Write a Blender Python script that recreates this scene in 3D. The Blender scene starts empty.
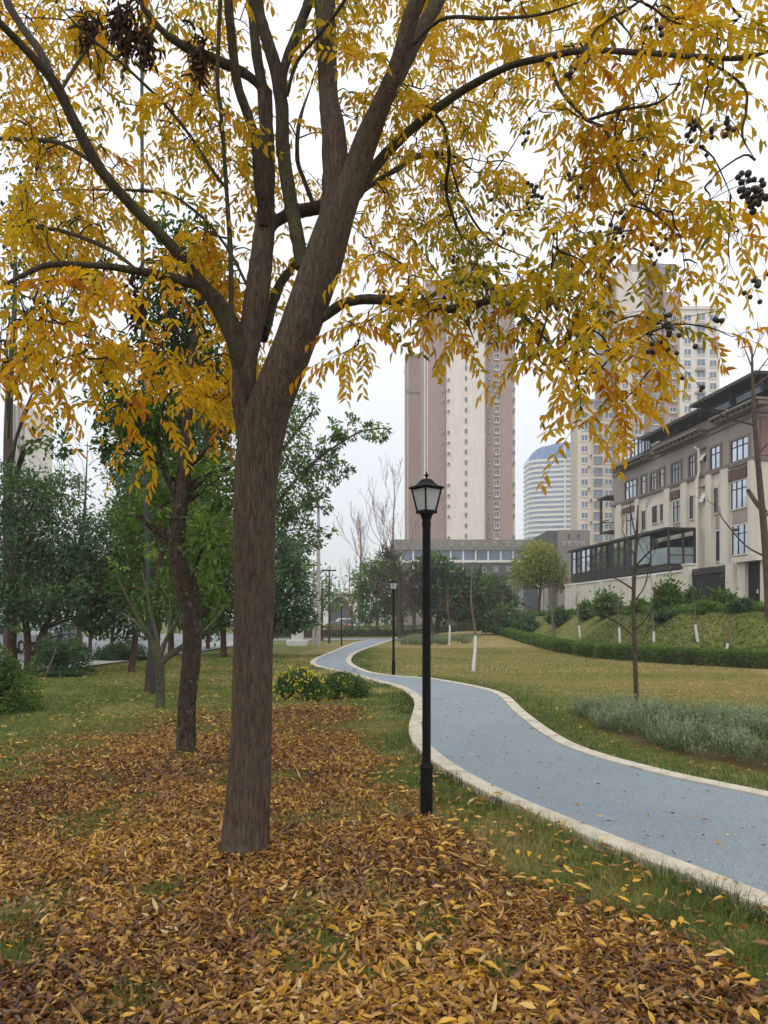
import bpy, math, random
import numpy as np
from mathutils import Vector

random.seed(7)
RG = np.random.default_rng(11)
SC = bpy.context.scene
COL = SC.collection
FPX, CX, HY, EYE = 769.0, 384.0, 620.0, 1.65     # photo: focal length, centre column, horizon row, eye height


def P(px, py, Y):
    return np.array([(px - CX) / FPX * Y, Y, EYE - (py - HY) / FPX * Y])


def G(px, py, z=0.0):
    return P(px, py, FPX * (EYE - z) / (py - HY))


def C(r, g, b):
    f = lambda c: (c / 255 / 12.92) if c / 255 <= 0.04045 else ((c / 255 + 0.055) / 1.055) ** 2.4
    return (f(r), f(g), f(b), 1.0)


# ---------------------------------------------------------------- materials
class NT:
    def __init__(self, name):
        self.m = bpy.data.materials.new(name)
        self.m.use_nodes = True
        self.t = self.m.node_tree
        self.t.nodes.clear()
        self.out = self.n('ShaderNodeOutputMaterial')

    def n(self, kind, **kw):
        nd = self.t.nodes.new(kind)
        for k, v in kw.items():
            if k in nd.inputs:
                nd.inputs[k].default_value = v
            else:
                setattr(nd, k, v)
        return nd

    def l(self, a, b):
        self.t.links.new(a, b)

    def ramp(self, fac, stops, interp='LINEAR'):
        r = self.n('ShaderNodeValToRGB')
        r.color_ramp.interpolation = interp
        e = r.color_ramp.elements
        while len(e) < len(stops):
            e.new(0.5)
        for k, (p, c) in enumerate(stops):
            e[k].position = p
            e[k].color = c
        if fac is not None:
            self.l(fac, r.inputs[0])
        return r.outputs[0]

    def noise(self, scale, detail=4, rough=0.6, vec=None, dist=0.0):
        nd = self.n('ShaderNodeTexNoise', Scale=scale, Detail=detail, Roughness=rough, Distortion=dist)
        if vec is not None:
            self.l(vec, nd.inputs['Vector'])
        return nd.outputs[0]

    def coord(self, sx=1, sy=1, sz=1, which='Object'):
        tc = self.n('ShaderNodeTexCoord')
        mp = self.n('ShaderNodeMapping')
        mp.inputs['Scale'].default_value = (sx, sy, sz)
        self.l(tc.outputs[which], mp.inputs['Vector'])
        return mp.outputs[0]

    def mix(self, fac, a, b, mode='MIX'):
        m = self.n('ShaderNodeMix', data_type='RGBA', blend_type=mode)
        for sock, v in ((m.inputs[0], fac), (m.inputs[6], a), (m.inputs[7], b)):
            if hasattr(v, 'links'):
                self.l(v, sock)
            else:
                sock.default_value = v
        return m.outputs[2]

    def math(self, op, a, b=0.0, clamp=False):
        m = self.n('ShaderNodeMath', operation=op, use_clamp=clamp)
        for sock, v in ((m.inputs[0], a), (m.inputs[1], b)):
            if hasattr(v, 'links'):
                self.l(v, sock)
            else:
                sock.default_value = v
        return m.outputs[0]

    def attr(self, name):
        a = self.n('ShaderNodeAttribute', attribute_name=name)
        return a.outputs['Fac']

    def principled(self, col, rough=0.7, bump=None, bstr=0.3, bdist=0.02, metal=0.0, spec=0.4):
        p = self.n('ShaderNodeBsdfPrincipled')
        p.inputs['Metallic'].default_value = metal
        p.inputs['Specular IOR Level'].default_value = spec
        for s, v in (('Base Color', col), ('Roughness', rough)):
            if hasattr(v, 'links'):
                self.l(v, p.inputs[s])
            else:
                p.inputs[s].default_value = v
        if bump is not None:
            b = self.n('ShaderNodeBump', Strength=bstr, Distance=bdist)
            self.l(bump, b.inputs['Height'])
            self.l(b.outputs[0], p.inputs['Normal'])
        self.l(p.outputs[0], self.out.inputs[0])
        return p


def scale_col(c, k):
    return (c[0] * k, c[1] * k, c[2] * k, 1)


def plain(name, col, rough=0.7, var=0.15, scale=3.0, bump=0.0, bscale=40, metal=0.0, spec=0.4, stretch=(1, 1, 1)):
    t = NT(name)
    v = t.coord(*stretch)
    nz = t.noise(scale, 5, 0.65, v)
    c = t.ramp(nz, [(0.3, scale_col(col, 1 - var)), (0.7, scale_col(col, 1 + var))])
    t.principled(c, rough, t.noise(bscale, 3, 0.6, v) if bump else None, bump, 0.01, metal, spec)
    return t.m


def leafmat(name, stops, trans=0.4, rough=0.55, attr='rnd', gloss=0.02, tint=1.25):
    t = NT(name)
    c = t.ramp(t.attr(attr), stops)
    vein = t.noise(60, 2, 0.5, t.coord())
    c = t.mix(0.25, c, t.ramp(vein, [(0.35, (0.55, 0.55, 0.55, 1)), (0.65, (1, 1, 1, 1))]), 'MULTIPLY')
    d = t.n('ShaderNodeBsdfDiffuse')
    tr = t.n('ShaderNodeBsdfTranslucent')
    g = t.n('ShaderNodeBsdfGlossy', Roughness=rough)
    g.inputs['Color'].default_value = (0.8, 0.8, 0.8, 1)
    t.l(c, d.inputs[0])
    bright = t.mix(1.0, c, (tint, tint, tint * 0.8, 1), 'MULTIPLY')
    t.l(bright, tr.inputs[0])
    m1 = t.n('ShaderNodeMixShader')
    m1.inputs[0].default_value = trans
    t.l(d.outputs[0], m1.inputs[1])
    t.l(tr.outputs[0], m1.inputs[2])
    m2 = t.n('ShaderNodeMixShader')
    m2.inputs[0].default_value = gloss
    t.l(m1.outputs[0], m2.inputs[1])
    t.l(g.outputs[0], m2.inputs[2])
    t.l(m2.outputs[0], t.out.inputs[0])
    return t.m


def bark(name, dark, light, moss=None, moss_amt=0.5, stretch=3.0, bump=0.6, fine=1.0, patch=None, crk=.6):
    t = NT(name)
    v = t.coord(1, 1, 1 / stretch)
    n1 = t.noise(22 * fine, 6, 0.7, v, 0.4)
    n2 = t.noise(75 * fine, 3, 0.6, v, 0.8)
    c = t.ramp(n1, [(0.3, dark), (0.7, light)])
    c = t.mix(0.5, c, t.ramp(n2, [(0.35, (0.45, 0.42, 0.4, 1)), (0.65, (1.15, 1.12, 1.1, 1))]), 'MULTIPLY')
    if moss:
        n3 = t.noise(2.2, 5, 0.65, t.coord(1, 1, 0.6))
        f = t.ramp(n3, [(0.62 - moss_amt * 0.3, (0, 0, 0, 1)), (0.72, (1, 1, 1, 1))])
        c = t.mix(t.math('MULTIPLY', f, 0.75), c, moss)
    if patch:
        n4 = t.noise(9, 4, 0.7, t.coord(1, 1, 0.7))
        f = t.ramp(n4, [(0.6, (0, 0, 0, 1)), (0.68, (1, 1, 1, 1))])
        c = t.mix(f, c, patch)
    vo = t.n('ShaderNodeTexVoronoi', Scale=26.0 * fine, feature='DISTANCE_TO_EDGE')
    wv = t.n('ShaderNodeVectorMath', operation='ADD')
    t.l(t.coord(1, 1, .35 / stretch), wv.inputs[0])
    nw = t.n('ShaderNodeTexNoise', Scale=9.0, Detail=3)
    t.l(v, nw.inputs['Vector'])
    sc_ = t.n('ShaderNodeVectorMath', operation='SCALE'); sc_.inputs['Scale'].default_value = .035
    t.l(nw.outputs[1], sc_.inputs[0]); t.l(sc_.outputs[0], wv.inputs[1]); t.l(wv.outputs[0], vo.inputs['Vector'])
    crack = t.ramp(vo.outputs['Distance'], [(.0, (.38, .36, .34, 1)), (.09, (1, 1, 1, 1))])
    c = t.mix(crk, c, crack, 'MULTIPLY')
    big = t.noise(1.6, 4, .6, t.coord(1.6, 1.6, .5))
    c = t.mix(.6, c, t.ramp(big, [(.35, (.74, .73, .71, 1)), (.65, (1.16, 1.15, 1.13, 1))]), 'MULTIPLY')
    h = t.math('ADD', t.math('ADD', t.math('MULTIPLY', n1, 1.0), t.math('MULTIPLY', n2, 0.5)), t.math('MULTIPLY', crack, crk))
    t.principled(c, 0.9, h, bump, 0.03, spec=0.2)
    return t.m


# ---------------------------------------------------------------- mesh building
class MB:
    def __init__(self):
        self.V, self.Q, self.T, self.R, self.qm, self.tm, self.n = [], [], [], [], [], [], 0

    def add(self, v, quads=None, tris=None, rnd=0.5, mat=0):
        v = np.asarray(v, float).reshape(-1, 3)
        if quads is not None and len(quads):
            q = np.asarray(quads, int).reshape(-1, 4) + self.n
            self.Q.append(q)
            self.qm.append(np.full(len(q), mat))
        if tris is not None and len(tris):
            q = np.asarray(tris, int).reshape(-1, 3) + self.n
            self.T.append(q)
            self.tm.append(np.full(len(q), mat))
        self.V.append(v)
        self.R.append(np.broadcast_to(np.asarray(rnd, float), (len(v),)))
        self.n += len(v)
        return self

    def box(self, x0, x1, y0, y1, z0, z1, mat=0, rnd=0.5, M=None):
        v = np.array([[x, y, z] for z in (z0, z1) for y in (y0, y1) for x in (x0, x1)], float)
        if M is not None:
            v = M(v)
        return self.add(v, [[0, 2, 3, 1], [4, 5, 7, 6], [0, 1, 5, 4], [2, 6, 7, 3], [0, 4, 6, 2], [1, 3, 7, 5]], mat=mat, rnd=rnd)

    def prism(self, ring0, ring1, mat=0, cap=True):
        """loft between two rings of equal length"""
        n = len(ring0)
        v = np.vstack([ring0, ring1])
        q = [[i, (i + 1) % n, n + (i + 1) % n, n + i] for i in range(n)]
        self.add(v, q, mat=mat)
        if cap:
            for ring, flip in ((ring0, True), (ring1, False)):
                ring = np.asarray(ring, float)
                c = ring.mean(0)
                vv = np.vstack([ring, c])
                t = [[(i + 1) % n, i, n] if flip else [i, (i + 1) % n, n] for i in range(n)]
                self.add(vv, None, t, mat=mat)
        return self

    def lathe(self, prof, c=(0, 0, 0), n=16, mat=0, rot=0.0):
        c = np.asarray(c, float)
        a = np.arange(n) / n * 2 * math.pi + rot
        rings = np.array([np.stack([r * np.cos(a), r * np.sin(a), np.full(n, z)], 1) + c for r, z in prof])
        self.add(rings, grid_quads(len(prof), n), mat=mat)
        return self

    def tube(self, pts, rad, sides=8, mat=0, rnd=0.5, sub=0, flute=0.0, cap=True, wob=0.0):
        pts = np.asarray(pts, float)
        rad = np.asarray(rad, float) * np.ones(len(pts))
        if sub:
            pts, rad = smooth(pts, rad, sub)
        if wob:
            pts = pts.copy()
            pts[1:-1] += RG.normal(0, 1, pts[1:-1].shape) * (rad[1:-1, None] * wob)
        n = len(pts)
        d = np.gradient(pts, axis=0)
        d /= np.linalg.norm(d, axis=1)[:, None] + 1e-12
        ref = np.array([1.0, 0, 0]) if abs(d[0][0]) < 0.8 else np.array([0, 1.0, 0])
        a = np.arange(sides) / sides * 2 * math.pi
        ph = RG.uniform(0, 6.28, 3)
        rings = []
        u = ref
        for i in range(n):
            u = u - d[i] * (u @ d[i])
            u /= np.linalg.norm(u)
            w = np.cross(d[i], u)
            r = rad[i]
            if flute:
                r = r * (1 + flute * (np.sin(3 * a + ph[0]) * 0.5 + np.sin(5 * a + ph[1] + i * 0.12) * 0.3 + np.sin(2 * a + ph[2] + i * 0.2) * 0.5))
            r = r * np.ones(sides)
            rings.append(pts[i] + (np.cos(a) * r)[:, None] * u + (np.sin(a) * r)[:, None] * w)
        self.add(np.array(rings), grid_quads(n, sides), rnd=rnd, mat=mat)
        if cap:
            for ring, fl in ((rings[0], 1), (rings[-1], 0)):
                self.add(np.vstack([ring, ring.mean(0)]), None,
                         [[(i + 1) % sides, i, sides] if fl else [i, (i + 1) % sides, sides] for i in range(sides)], rnd=rnd, mat=mat)
        return self

    def ball(self, c, r, mat=0, rnd=0.5, nu=8, nv=5, sq=(1, 1, 1)):
        th = np.linspace(0, math.pi, nv + 2)
        prof = [(max(math.sin(t), 0.02), -math.cos(t)) for t in th]
        a = np.arange(nu) / nu * 2 * math.pi
        v = np.array([np.stack([q * np.cos(a) * r * sq[0], q * np.sin(a) * r * sq[1], np.full(nu, z * r * sq[2])], 1) + np.asarray(c) for q, z in prof])
        return self.add(v, grid_quads(len(prof), nu), rnd=rnd, mat=mat)

    def build(self, name, mats, parent=None, loc=None, smooth_=False):
        V = np.vstack(self.V) if self.V else np.zeros((0, 3))
        R = np.concatenate(self.R) if self.R else np.zeros(0)
        if parent is not None:
            org = np.array(world_loc(parent))
        else:
            org = np.array(loc if loc is not None else (0, 0, 0), float)
        me = bpy.data.meshes.new(name)
        me.vertices.add(len(V))
        me.vertices.foreach_set('co', (V - org).astype(np.float32).ravel())
        nq = sum(map(len, self.Q)); nt = sum(map(len, self.T))
        idx = np.concatenate([np.vstack(self.Q).ravel() if nq else np.zeros(0, int), np.vstack(self.T).ravel() if nt else np.zeros(0, int)]).astype(np.int32)
        st = np.concatenate([np.arange(nq) * 4, nq * 4 + np.arange(nt) * 3]).astype(np.int32)
        mi = np.concatenate((self.qm + self.tm) or [np.zeros(0)]).astype(np.int32)
        me.loops.add(len(idx))
        me.loops.foreach_set('vertex_index', idx)
        me.polygons.add(nq + nt)
        me.polygons.foreach_set('loop_start', st)
        me.polygons.foreach_set('material_index', mi)
        me.polygons.foreach_set('use_smooth', np.full(nq + nt, smooth_))
        at = me.attributes.new('rnd', 'FLOAT', 'POINT')
        at.data.foreach_set('value', R.astype(np.float32))
        for m in (mats if isinstance(mats, (list, tuple)) else [mats]):
            me.materials.append(m)
        me.update(calc_edges=True)
        o = bpy.data.objects.new(name, me)
        COL.objects.link(o)
        if parent is not None:
            o.parent = parent
        else:
            o.location = org
        return o


def world_loc(o):
    v = Vector(o.location)
    while o.parent is not None:
        o = o.parent
        v = v + o.location
    return v


def grid_quads(n, m, wrap=True):
    i, j = np.meshgrid(np.arange(n - 1), np.arange(m if wrap else m - 1), indexing='ij')
    j2 = (j + 1) % m
    return np.stack([i * m + j, i * m + j2, (i + 1) * m + j2, (i + 1) * m + j], -1).reshape(-1, 4)


def smooth(pts, rad, sub):
    """Catmull-Rom"""
    p = np.vstack([2 * pts[0] - pts[1], pts, 2 * pts[-1] - pts[-2]])
    r = np.concatenate([[rad[0]], rad, [rad[-1]]])
    op, orr = [], []
    for i in range(1, len(p) - 2):
        for k in range(sub):
            t = k / sub
            a, b, c, d = p[i - 1], p[i], p[i + 1], p[i + 2]
            op.append(0.5 * (2 * b + (c - a) * t + (2 * a - 5 * b + 4 * c - d) * t * t + (3 * b - a - 3 * c + d) * t ** 3))
            orr.append(r[i] + (r[i + 1] - r[i]) * t)
    op.append(pts[-1]); orr.append(rad[-1])
    return np.array(op), np.array(orr)


def unit(a):
    return a / (np.linalg.norm(a, axis=-1, keepdims=True) + 1e-9)


def leaves6(mb, p, d, n, L, W, rnd, fold=0.25, curl=0.15, mat=0):
    """pointed folded leaves, vectorised: 6 vertices and two quads each"""
    N = len(p)
    if N == 0:
        return
    d = unit(d)
    s = unit(np.cross(d, n))
    n = np.cross(s, d)
    L = (np.ones(N) * L)[:, None]; W = (np.ones(N) * W)[:, None]
    f = (np.ones(N) * fold)[:, None] * W; cu = (np.ones(N) * curl)[:, None] * L
    v = np.stack([p, p + d * L * .32 + s * W * .5 + n * f, p + d * L * .68 + s * W * .4 + n * (f * .8 - cu * .4),
                  p + d * L - n * cu, p + d * L * .68 - s * W * .4 + n * (f * .8 - cu * .4), p + d * L * .32 - s * W * .5 + n * f], 1)
    b = np.arange(N)[:, None] * 6
    q = np.concatenate([b + [0, 1, 2, 3], b + [0, 3, 4, 5]], 1).reshape(-1, 4)
    mb.add(v.reshape(-1, 3), q, rnd=np.repeat(np.ones(N) * rnd, 6), mat=mat)


def leaves4(mb, p, d, n, L, W, rnd, mat=0):
    N = len(p)
    if N == 0:
        return
    d = unit(d)
    s = unit(np.cross(d, n))
    L = (np.ones(N) * L)[:, None]; W = (np.ones(N) * W)[:, None]
    v = np.stack([p, p + d * L * .45 + s * W * .5, p + d * L, p + d * L * .45 - s * W * .5], 1)
    q = np.arange(N)[:, None] * 4 + [0, 1, 2, 3]
    mb.add(v.reshape(-1, 3), q, rnd=np.repeat(np.ones(N) * rnd, 4), mat=mat)


def blades(mb, p, h, w, lean, rnd, mat=0):
    """grass blades: a quad and a tip triangle each, bent"""
    N = len(p)
    a = RG.uniform(0, 2 * math.pi, N)
    s = np.stack([np.cos(a), np.sin(a), np.zeros(N)], 1)
    b = a + RG.normal(1.57, .6, N)
    l = np.stack([np.cos(b), np.sin(b), np.zeros(N)], 1) * (lean * h)[:, None]
    up = np.array([0, 0, 1.0]) * h[:, None]
    w = w[:, None]
    v = np.stack([p - s * w * .5, p + s * w * .5, p + s * w * .35 + l * .35 + up * .6, p - s * w * .35 + l * .35 + up * .6, p + l + up * (1 - .25 * lean[:, None])], 1)
    k = np.arange(N)[:, None] * 5
    mb.add(v.reshape(-1, 3), k + [0, 1, 2, 3], k + [3, 2, 4], rnd=np.repeat(rnd, 5), mat=mat)


def rand_dirs(N, zbias=0.0):
    v = RG.normal(0, 1, (N, 3))
    v[:, 2] += zbias
    return unit(v)


def vnoise(x, y, s, seed=0):
    """smooth value noise 0..1"""
    x = np.asarray(x, float) / s + 1000; y = np.asarray(y, float) / s + 1000
    xi, yi = np.floor(x).astype(int), np.floor(y).astype(int)
    fx, fy = x - xi, y - yi
    fx = fx * fx * (3 - 2 * fx); fy = fy * fy * (3 - 2 * fy)
    def h(a, b):
        k = (a * 374761393 + b * 668265263 + seed * 982451653) & 0x7fffffff
        k = ((k ^ (k >> 13)) * 1274126177) & 0x7fffffff
        return ((k ^ (k >> 16)) & 0xffff) / 65535
    return (h(xi, yi) * (1 - fx) + h(xi + 1, yi) * fx) * (1 - fy) + (h(xi, yi + 1) * (1 - fx) + h(xi + 1, yi + 1) * fx) * fy


def fbm(x, y, s, seed=0):
    return (vnoise(x, y, s, seed) * .55 + vnoise(x, y, s / 2.1, seed + 1) * .28 + vnoise(x, y, s / 4.3, seed + 2) * .17)


def sstep(a, b, x):
    t = np.clip((np.asarray(x, float) - a) / (b - a), 0, 1)
    return t * t * (3 - 2 * t)


# ---------------------------------------------------------------- objects
def tag(o, label, cat, group=None, kind=None):
    o['label'] = label; o['category'] = cat
    if group: o['group'] = group
    if kind: o['kind'] = kind
    return o


def thing(name, label, cat, loc, group=None):
    o = bpy.data.objects.new(name, None)
    COL.objects.link(o)
    o.location = tuple(map(float, loc))
    o.empty_display_size = 0.2
    return tag(o, label, cat, group)


def copy_tree(o, parent=None):
    c = o.copy(); COL.objects.link(c)
    c.parent = parent
    for ch in list(o.children):
        copy_tree(ch, c)
    return c
# ---------------------------------------------------------------- world, sun, camera
w = bpy.data.worlds.new("World")
SC.world = w
w.use_nodes = True
wt = w.node_tree
wt.nodes.clear()
wo = wt.nodes.new('ShaderNodeOutputWorld')
bg = wt.nodes.new('ShaderNodeBackground')
sky = wt.nodes.new('ShaderNodeTexSky')
sky.sky_type = 'NISHITA'; sky.sun_disc = False
SUN_EL, SUN_AZ = math.radians(52), math.radians(200)
sky.sun_elevation = SUN_EL; sky.sun_rotation = SUN_AZ
sky.dust_density = 4.0; sky.air_density = 1.2
bg.inputs['Strength'].default_value = 0.116
tc = wt.nodes.new('ShaderNodeTexCoord')
sep = wt.nodes.new('ShaderNodeSeparateXYZ')
wt.links.new(tc.outputs['Generated'], sep.inputs[0])
rmp = wt.nodes.new('ShaderNodeValToRGB')                 # overcast cloud deck: a little bluer low down
e = rmp.color_ramp.elements
e[0].position = 0.0; e[0].color = (8.0, 8.35, 9.1, 1)
e[1].position = 0.55; e[1].color = (10.6, 10.7, 10.9, 1)
wt.links.new(sep.outputs['Z'], rmp.inputs[0])
cn = wt.nodes.new('ShaderNodeTexNoise')
cn.inputs['Scale'].default_value = 2.2; cn.inputs['Detail'].default_value = 5
wt.links.new(tc.outputs['Generated'], cn.inputs['Vector'])
cr = wt.nodes.new('ShaderNodeValToRGB')
cr.color_ramp.elements[0].position = 0.3; cr.color_ramp.elements[0].color = (0.93, 0.94, 0.955, 1)
cr.color_ramp.elements[1].position = 0.7; cr.color_ramp.elements[1].color = (1.03, 1.03, 1.03, 1)
wt.links.new(cn.outputs[0], cr.inputs[0])
cm = wt.nodes.new('ShaderNodeMix'); cm.data_type = 'RGBA'; cm.blend_type = 'MULTIPLY'
cm.inputs[0].default_value = 1.0
wt.links.new(rmp.outputs[0], cm.inputs[6]); wt.links.new(cr.outputs[0], cm.inputs[7])
mx = wt.nodes.new('ShaderNodeMix'); mx.data_type = 'RGBA'
mx.inputs[0].default_value = 0.90                        # ninety per cent cloud cover over the clear sky
wt.links.new(sky.outputs[0], mx.inputs[6]); wt.links.new(cm.outputs[2], mx.inputs[7])
wt.links.new(mx.outputs[2], bg.inputs[0]); wt.links.new(bg.outputs[0], wo.inputs[0])

sl = bpy.data.lights.new('sun', 'SUN')
sl.energy = 0.7; sl.angle = math.radians(30); sl.color = (1.0, 0.95, 0.88)
so = bpy.data.objects.new('sun', sl)
COL.objects.link(so)
so.rotation_euler = (math.radians(90) - SUN_EL, 0, math.radians(180) - SUN_AZ)
so.location = (0, 0, 60)

cam = bpy.data.cameras.new('camera')
co = bpy.data.objects.new('camera', cam)
COL.objects.link(co)
co.location = (0, 0, EYE); co.rotation_euler = (math.radians(90), 0, 0)
cam.sensor_fit = 'VERTICAL'; cam.sensor_height = 36; cam.lens = FPX / 1024 * 36
cam.shift_y = 108 / 1024; cam.clip_start = 0.1; cam.clip_end = 3000
SC.camera = co
SC.view_settings.view_transform = 'Standard'; SC.view_settings.look = 'None'
SC.view_settings.exposure = 0.12; SC.view_settings.gamma = 1
SC.render.engine = 'CYCLES'
SC.cycles.max_bounces = 7; SC.cycles.diffuse_bounces = 3; SC.cycles.glossy_bounces = 2
SC.cycles.transmission_bounces = 4; SC.cycles.transparent_max_bounces = 8; SC.cycles.volume_bounces = 1
SC.cycles.use_denoising = True

# ---------------------------------------------------------------- path outline on the ground
def gp(*a):
    return [np.array(p, float) if abs(p[0]) < 20 and p[1] < 20 else G(*p)[:2] for p in a]

LP = gp((3.6, 0.2), (2.9, 2.2), (768, 918), (700, 889), (580, 840), (470, 790), (420, 755), (408, 732), (414, 712), (413, 700),
        (398, 689), (379, 684), (359, 678), (335, 672), (311, 666), (313, 660), (330, 653), (353, 643.5), (372, 640))
RP = gp((5.6, 0.2), (5.0, 3.5), (4.4, 5.6), (768, 797), (700, 783), (650, 771), (600, 757), (560, 740), (522, 712), (500, 693),
        (440, 681), (421, 679), (393, 677), (369, 673), (354, 666), (351, 660), (359, 652), (384, 643.5), (398, 638.5))
LS, _ = smooth(np.array(LP), np.ones(len(LP)), 10)
RS, _ = smooth(np.array(RP), np.ones(len(RP)), 10)


def relax(c, n=14):
    c = c.copy()
    for _ in range(n):
        c[1:-1] = c[1:-1] * .5 + (c[:-2] + c[2:]) * .25
    return c


LS, RS = relax(LS), relax(RS)


def dist_to(curve, x, y):
    x = np.asarray(x, float); y = np.asarray(y, float)
    best = np.full(x.shape, 1e9)
    for c in curve[::2]:
        best = np.minimum(best, (x - c[0]) ** 2 + (y - c[1]) ** 2)
    return np.sqrt(best)


PATH_POLY = np.vstack([LS, RS[::-1]])


def inside(poly, x, y):
    x = np.asarray(x, float); y = np.asarray(y, float)
    r = np.zeros(x.shape, bool)
    j = len(poly) - 1
    for i in range(len(poly)):
        a, b = poly[i], poly[j]
        with np.errstate(divide='ignore', invalid='ignore'):
            c = ((a[1] > y) != (b[1] > y)) & (x < (b[0] - a[0]) * (y - a[1]) / (b[1] - a[1] + 1e-12) + a[0])
        r ^= c
        j = i
    return r


HEDGE_Y = [18, 22, 26.2, 28.2, 31, 34, 40, 50, 72, 100, 130]
HEDGE_X = [24, 18, 13.1, 11.4, 10.0, 9.2, 9.2, 9.6, 10.3, 11.9, 15]


def hx(y):
    return np.interp(y, HEDGE_Y, HEDGE_X, left=40)


TER = 2.0


def gz(x, y):
    """height of the terrain"""
    x = np.asarray(x, float); y = np.asarray(y, float)
    d = x - hx(y)
    rise = .5 * sstep(40, 78, y) * sstep(2, 8.5, x) * (1 - sstep(170, 230, y))
    wd = np.interp(y, [50, 80], [4.6, 3.4])
    b = sstep(0, 1, (d - .7) / (wd - .7)) * sstep(17, 21, y) * (1 - sstep(170, 230, y))
    z = rise * (1 - b) + TER * b
    z = z + 0.03 * (vnoise(x, y, 3.1, 5) - .5) * sstep(0.5, 2.0, np.minimum(dist_to(LS, x, y), dist_to(RS, x, y))) * (y < 120)
    return z


RBY = [0, 3.34, 4.09, 5.07, 6.68, 8.46, 12.7, 15.9, 17]
RBX = [2.05, 1.38, 1.08, .68, .15, -.25, -.6, -1.0, -1.2]
HOLES = [(-2.04, 4.38, .38), (-1.85, 3.75, .25), (-1.35, 4.65, .22), (-4.6, 8.4, .8), (-.3, 3.9, .13), (-.1, 4.7, .16), (-1.1, 3.35, .16), (.55, 3.6, .14), (.05, 10.2, .5)]


def litter(x, y):
    """how thickly fallen leaves cover the ground"""
    n = fbm(x, y, 1.3, 21) - .5
    n2 = fbm(x, y, .45, 31) - .5
    right = 1 - sstep(-.2, .42, x - np.interp(y, RBY, RBX) + n * .9 + n2 * .5)
    left = np.where(y > 7.5, sstep(-1.2, 1.4, x + 4.3 + (9 - y) * .14 + n * 3.2), 1)
    far = 1 - sstep(11.8, 16.8, y + n * 6)
    m = right * left * far
    for hx_, hy_, r in HOLES:
        m = m * (1 - .9 * np.exp(-((x - hx_) ** 2 + (y - hy_) ** 2) / (r * r)))
    return np.clip(m * (1 - .72 * sstep(.08, .26, n2 + n * .6)), 0, 1)


LAV = np.array([(3.25, 13.6), (3.3, 11.6), (3.35, 10.2), (3.7, 9.0), (4.2, 8.15), (5.0, 7.3), (7.2, 8.2), (6.4, 10.8), (5.2, 12.4), (4.1, 13.9)])
LAV2 = np.array([G(400, 647)[:2], G(470, 645)[:2], G(478, 640)[:2], G(410, 639)[:2]])


def right_side(x, y):
    """1 on the lawn to the right of the path"""
    yy = np.clip(y, 0, 67)
    o = np.argsort(RS[:, 1])
    return np.asarray(x) > np.interp(yy, RS[o, 1], RS[o, 0])


# ground sheet
def spread(a, b, step, far, k):
    core = np.arange(a, b + 1e-6, step)
    out, s, v = [], step, b
    while v < far[1]:
        s *= k; v += s; out.append(v)
    lo, s, v = [], step, a
    while v > far[0]:
        s *= k; v -= s; lo.append(v)
    return np.concatenate([lo[::-1], core, out])


gxs = spread(-7, 17, .2, (-900, 900), 1.17)
gys = spread(1.5, 40, .22, (-40, 1500), 1.13)
XX, YY = np.meshgrid(gxs, gys)
ZZ = gz(XX, YY) - 0.02 * inside(PATH_POLY, XX, YY)
gm = MB()
gm.add(np.stack([XX, YY, ZZ], -1), grid_quads(len(gys), len(gxs), False))

t = NT('lawn_soil')
v = t.coord(which='Object')
lit, dry, soil = t.attr('litter'), t.attr('dry'), t.attr('soil')
n_big, n_mid, n_fine = t.noise(.5, 5, .6, v), t.noise(4, 6, .7, v), t.noise(45, 4, .7, v)
green = t.ramp(n_mid, [(.3, C(60, 74, 30)), (.5, C(90, 104, 44)), (.72, C(122, 128, 62))])
tan = t.ramp(n_mid, [(.25, C(116, 106, 64)), (.5, C(156, 136, 90)), (.72, C(188, 164, 114))])
f = t.math('ADD', dry, t.math('MULTIPLY', t.math('SUBTRACT', n_big, .5), 1.1), True)
base = t.mix(f, green, tan)
base = t.mix(.55, base, t.ramp(n_fine, [(.3, (.45, .45, .42, 1)), (.68, (1.2, 1.2, 1.15, 1))]), 'MULTIPLY')
vor = t.n('ShaderNodeTexVoronoi', Scale=26.0)
t.l(v, vor.inputs['Vector'])
lf = t.ramp(vor.outputs['Color'], [(.1, C(48, 33, 20)), (.4, C(92, 62, 32)), (.6, C(128, 90, 42)), (.8, C(158, 118, 52)), (.95, C(120, 84, 48))])
lf = t.mix(.7, lf, t.ramp(vor.outputs['Distance'], [(.0, (1.1, 1.1, 1.1, 1)), (.75, (.25, .23, .2, 1))]), 'MULTIPLY')
base = t.mix(lit, base, lf)
base = t.mix(soil, base, t.ramp(n_fine, [(.3, C(58, 42, 30)), (.7, C(112, 84, 60))]))
t.principled(base, .95, t.math('ADD', n_fine, t.math('MULTIPLY', vor.outputs['Distance'], .4)), .6, .03, spec=.15)
LAWN = t.m
gr = gm.build('ground', LAWN, smooth_=True)
tag(gr, 'park ground with lawn, leaf litter and grassy bank', 'ground', kind='structure')
at = gr.data.attributes.new('litter', 'FLOAT', 'POINT')
strip = .35 * np.exp(-((YY - 25) / 3.0) ** 2) * (XX < -2) * fbm(XX, YY, 1.0, 77)
at.data.foreach_set('value', np.clip(litter(XX, YY) * .95 + strip, 0, 1).astype(np.float32).ravel())
RIGHT = right_side(XX, YY)
dR, dL = dist_to(RS, XX, YY), dist_to(LS, XX, YY)
dryv = np.where(RIGHT, .2 + .42 * sstep(.3, 2.2, dR) + .15 * sstep(14, 20, YY), .12 + .25 * (fbm(XX, YY, 2.2, 55) > .62) + .35 * sstep(17, 30, YY) * (XX > -4))
bank = sstep(.3, 1.2, XX - hx(YY)) * (YY > 20) * (YY < 150)
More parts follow.
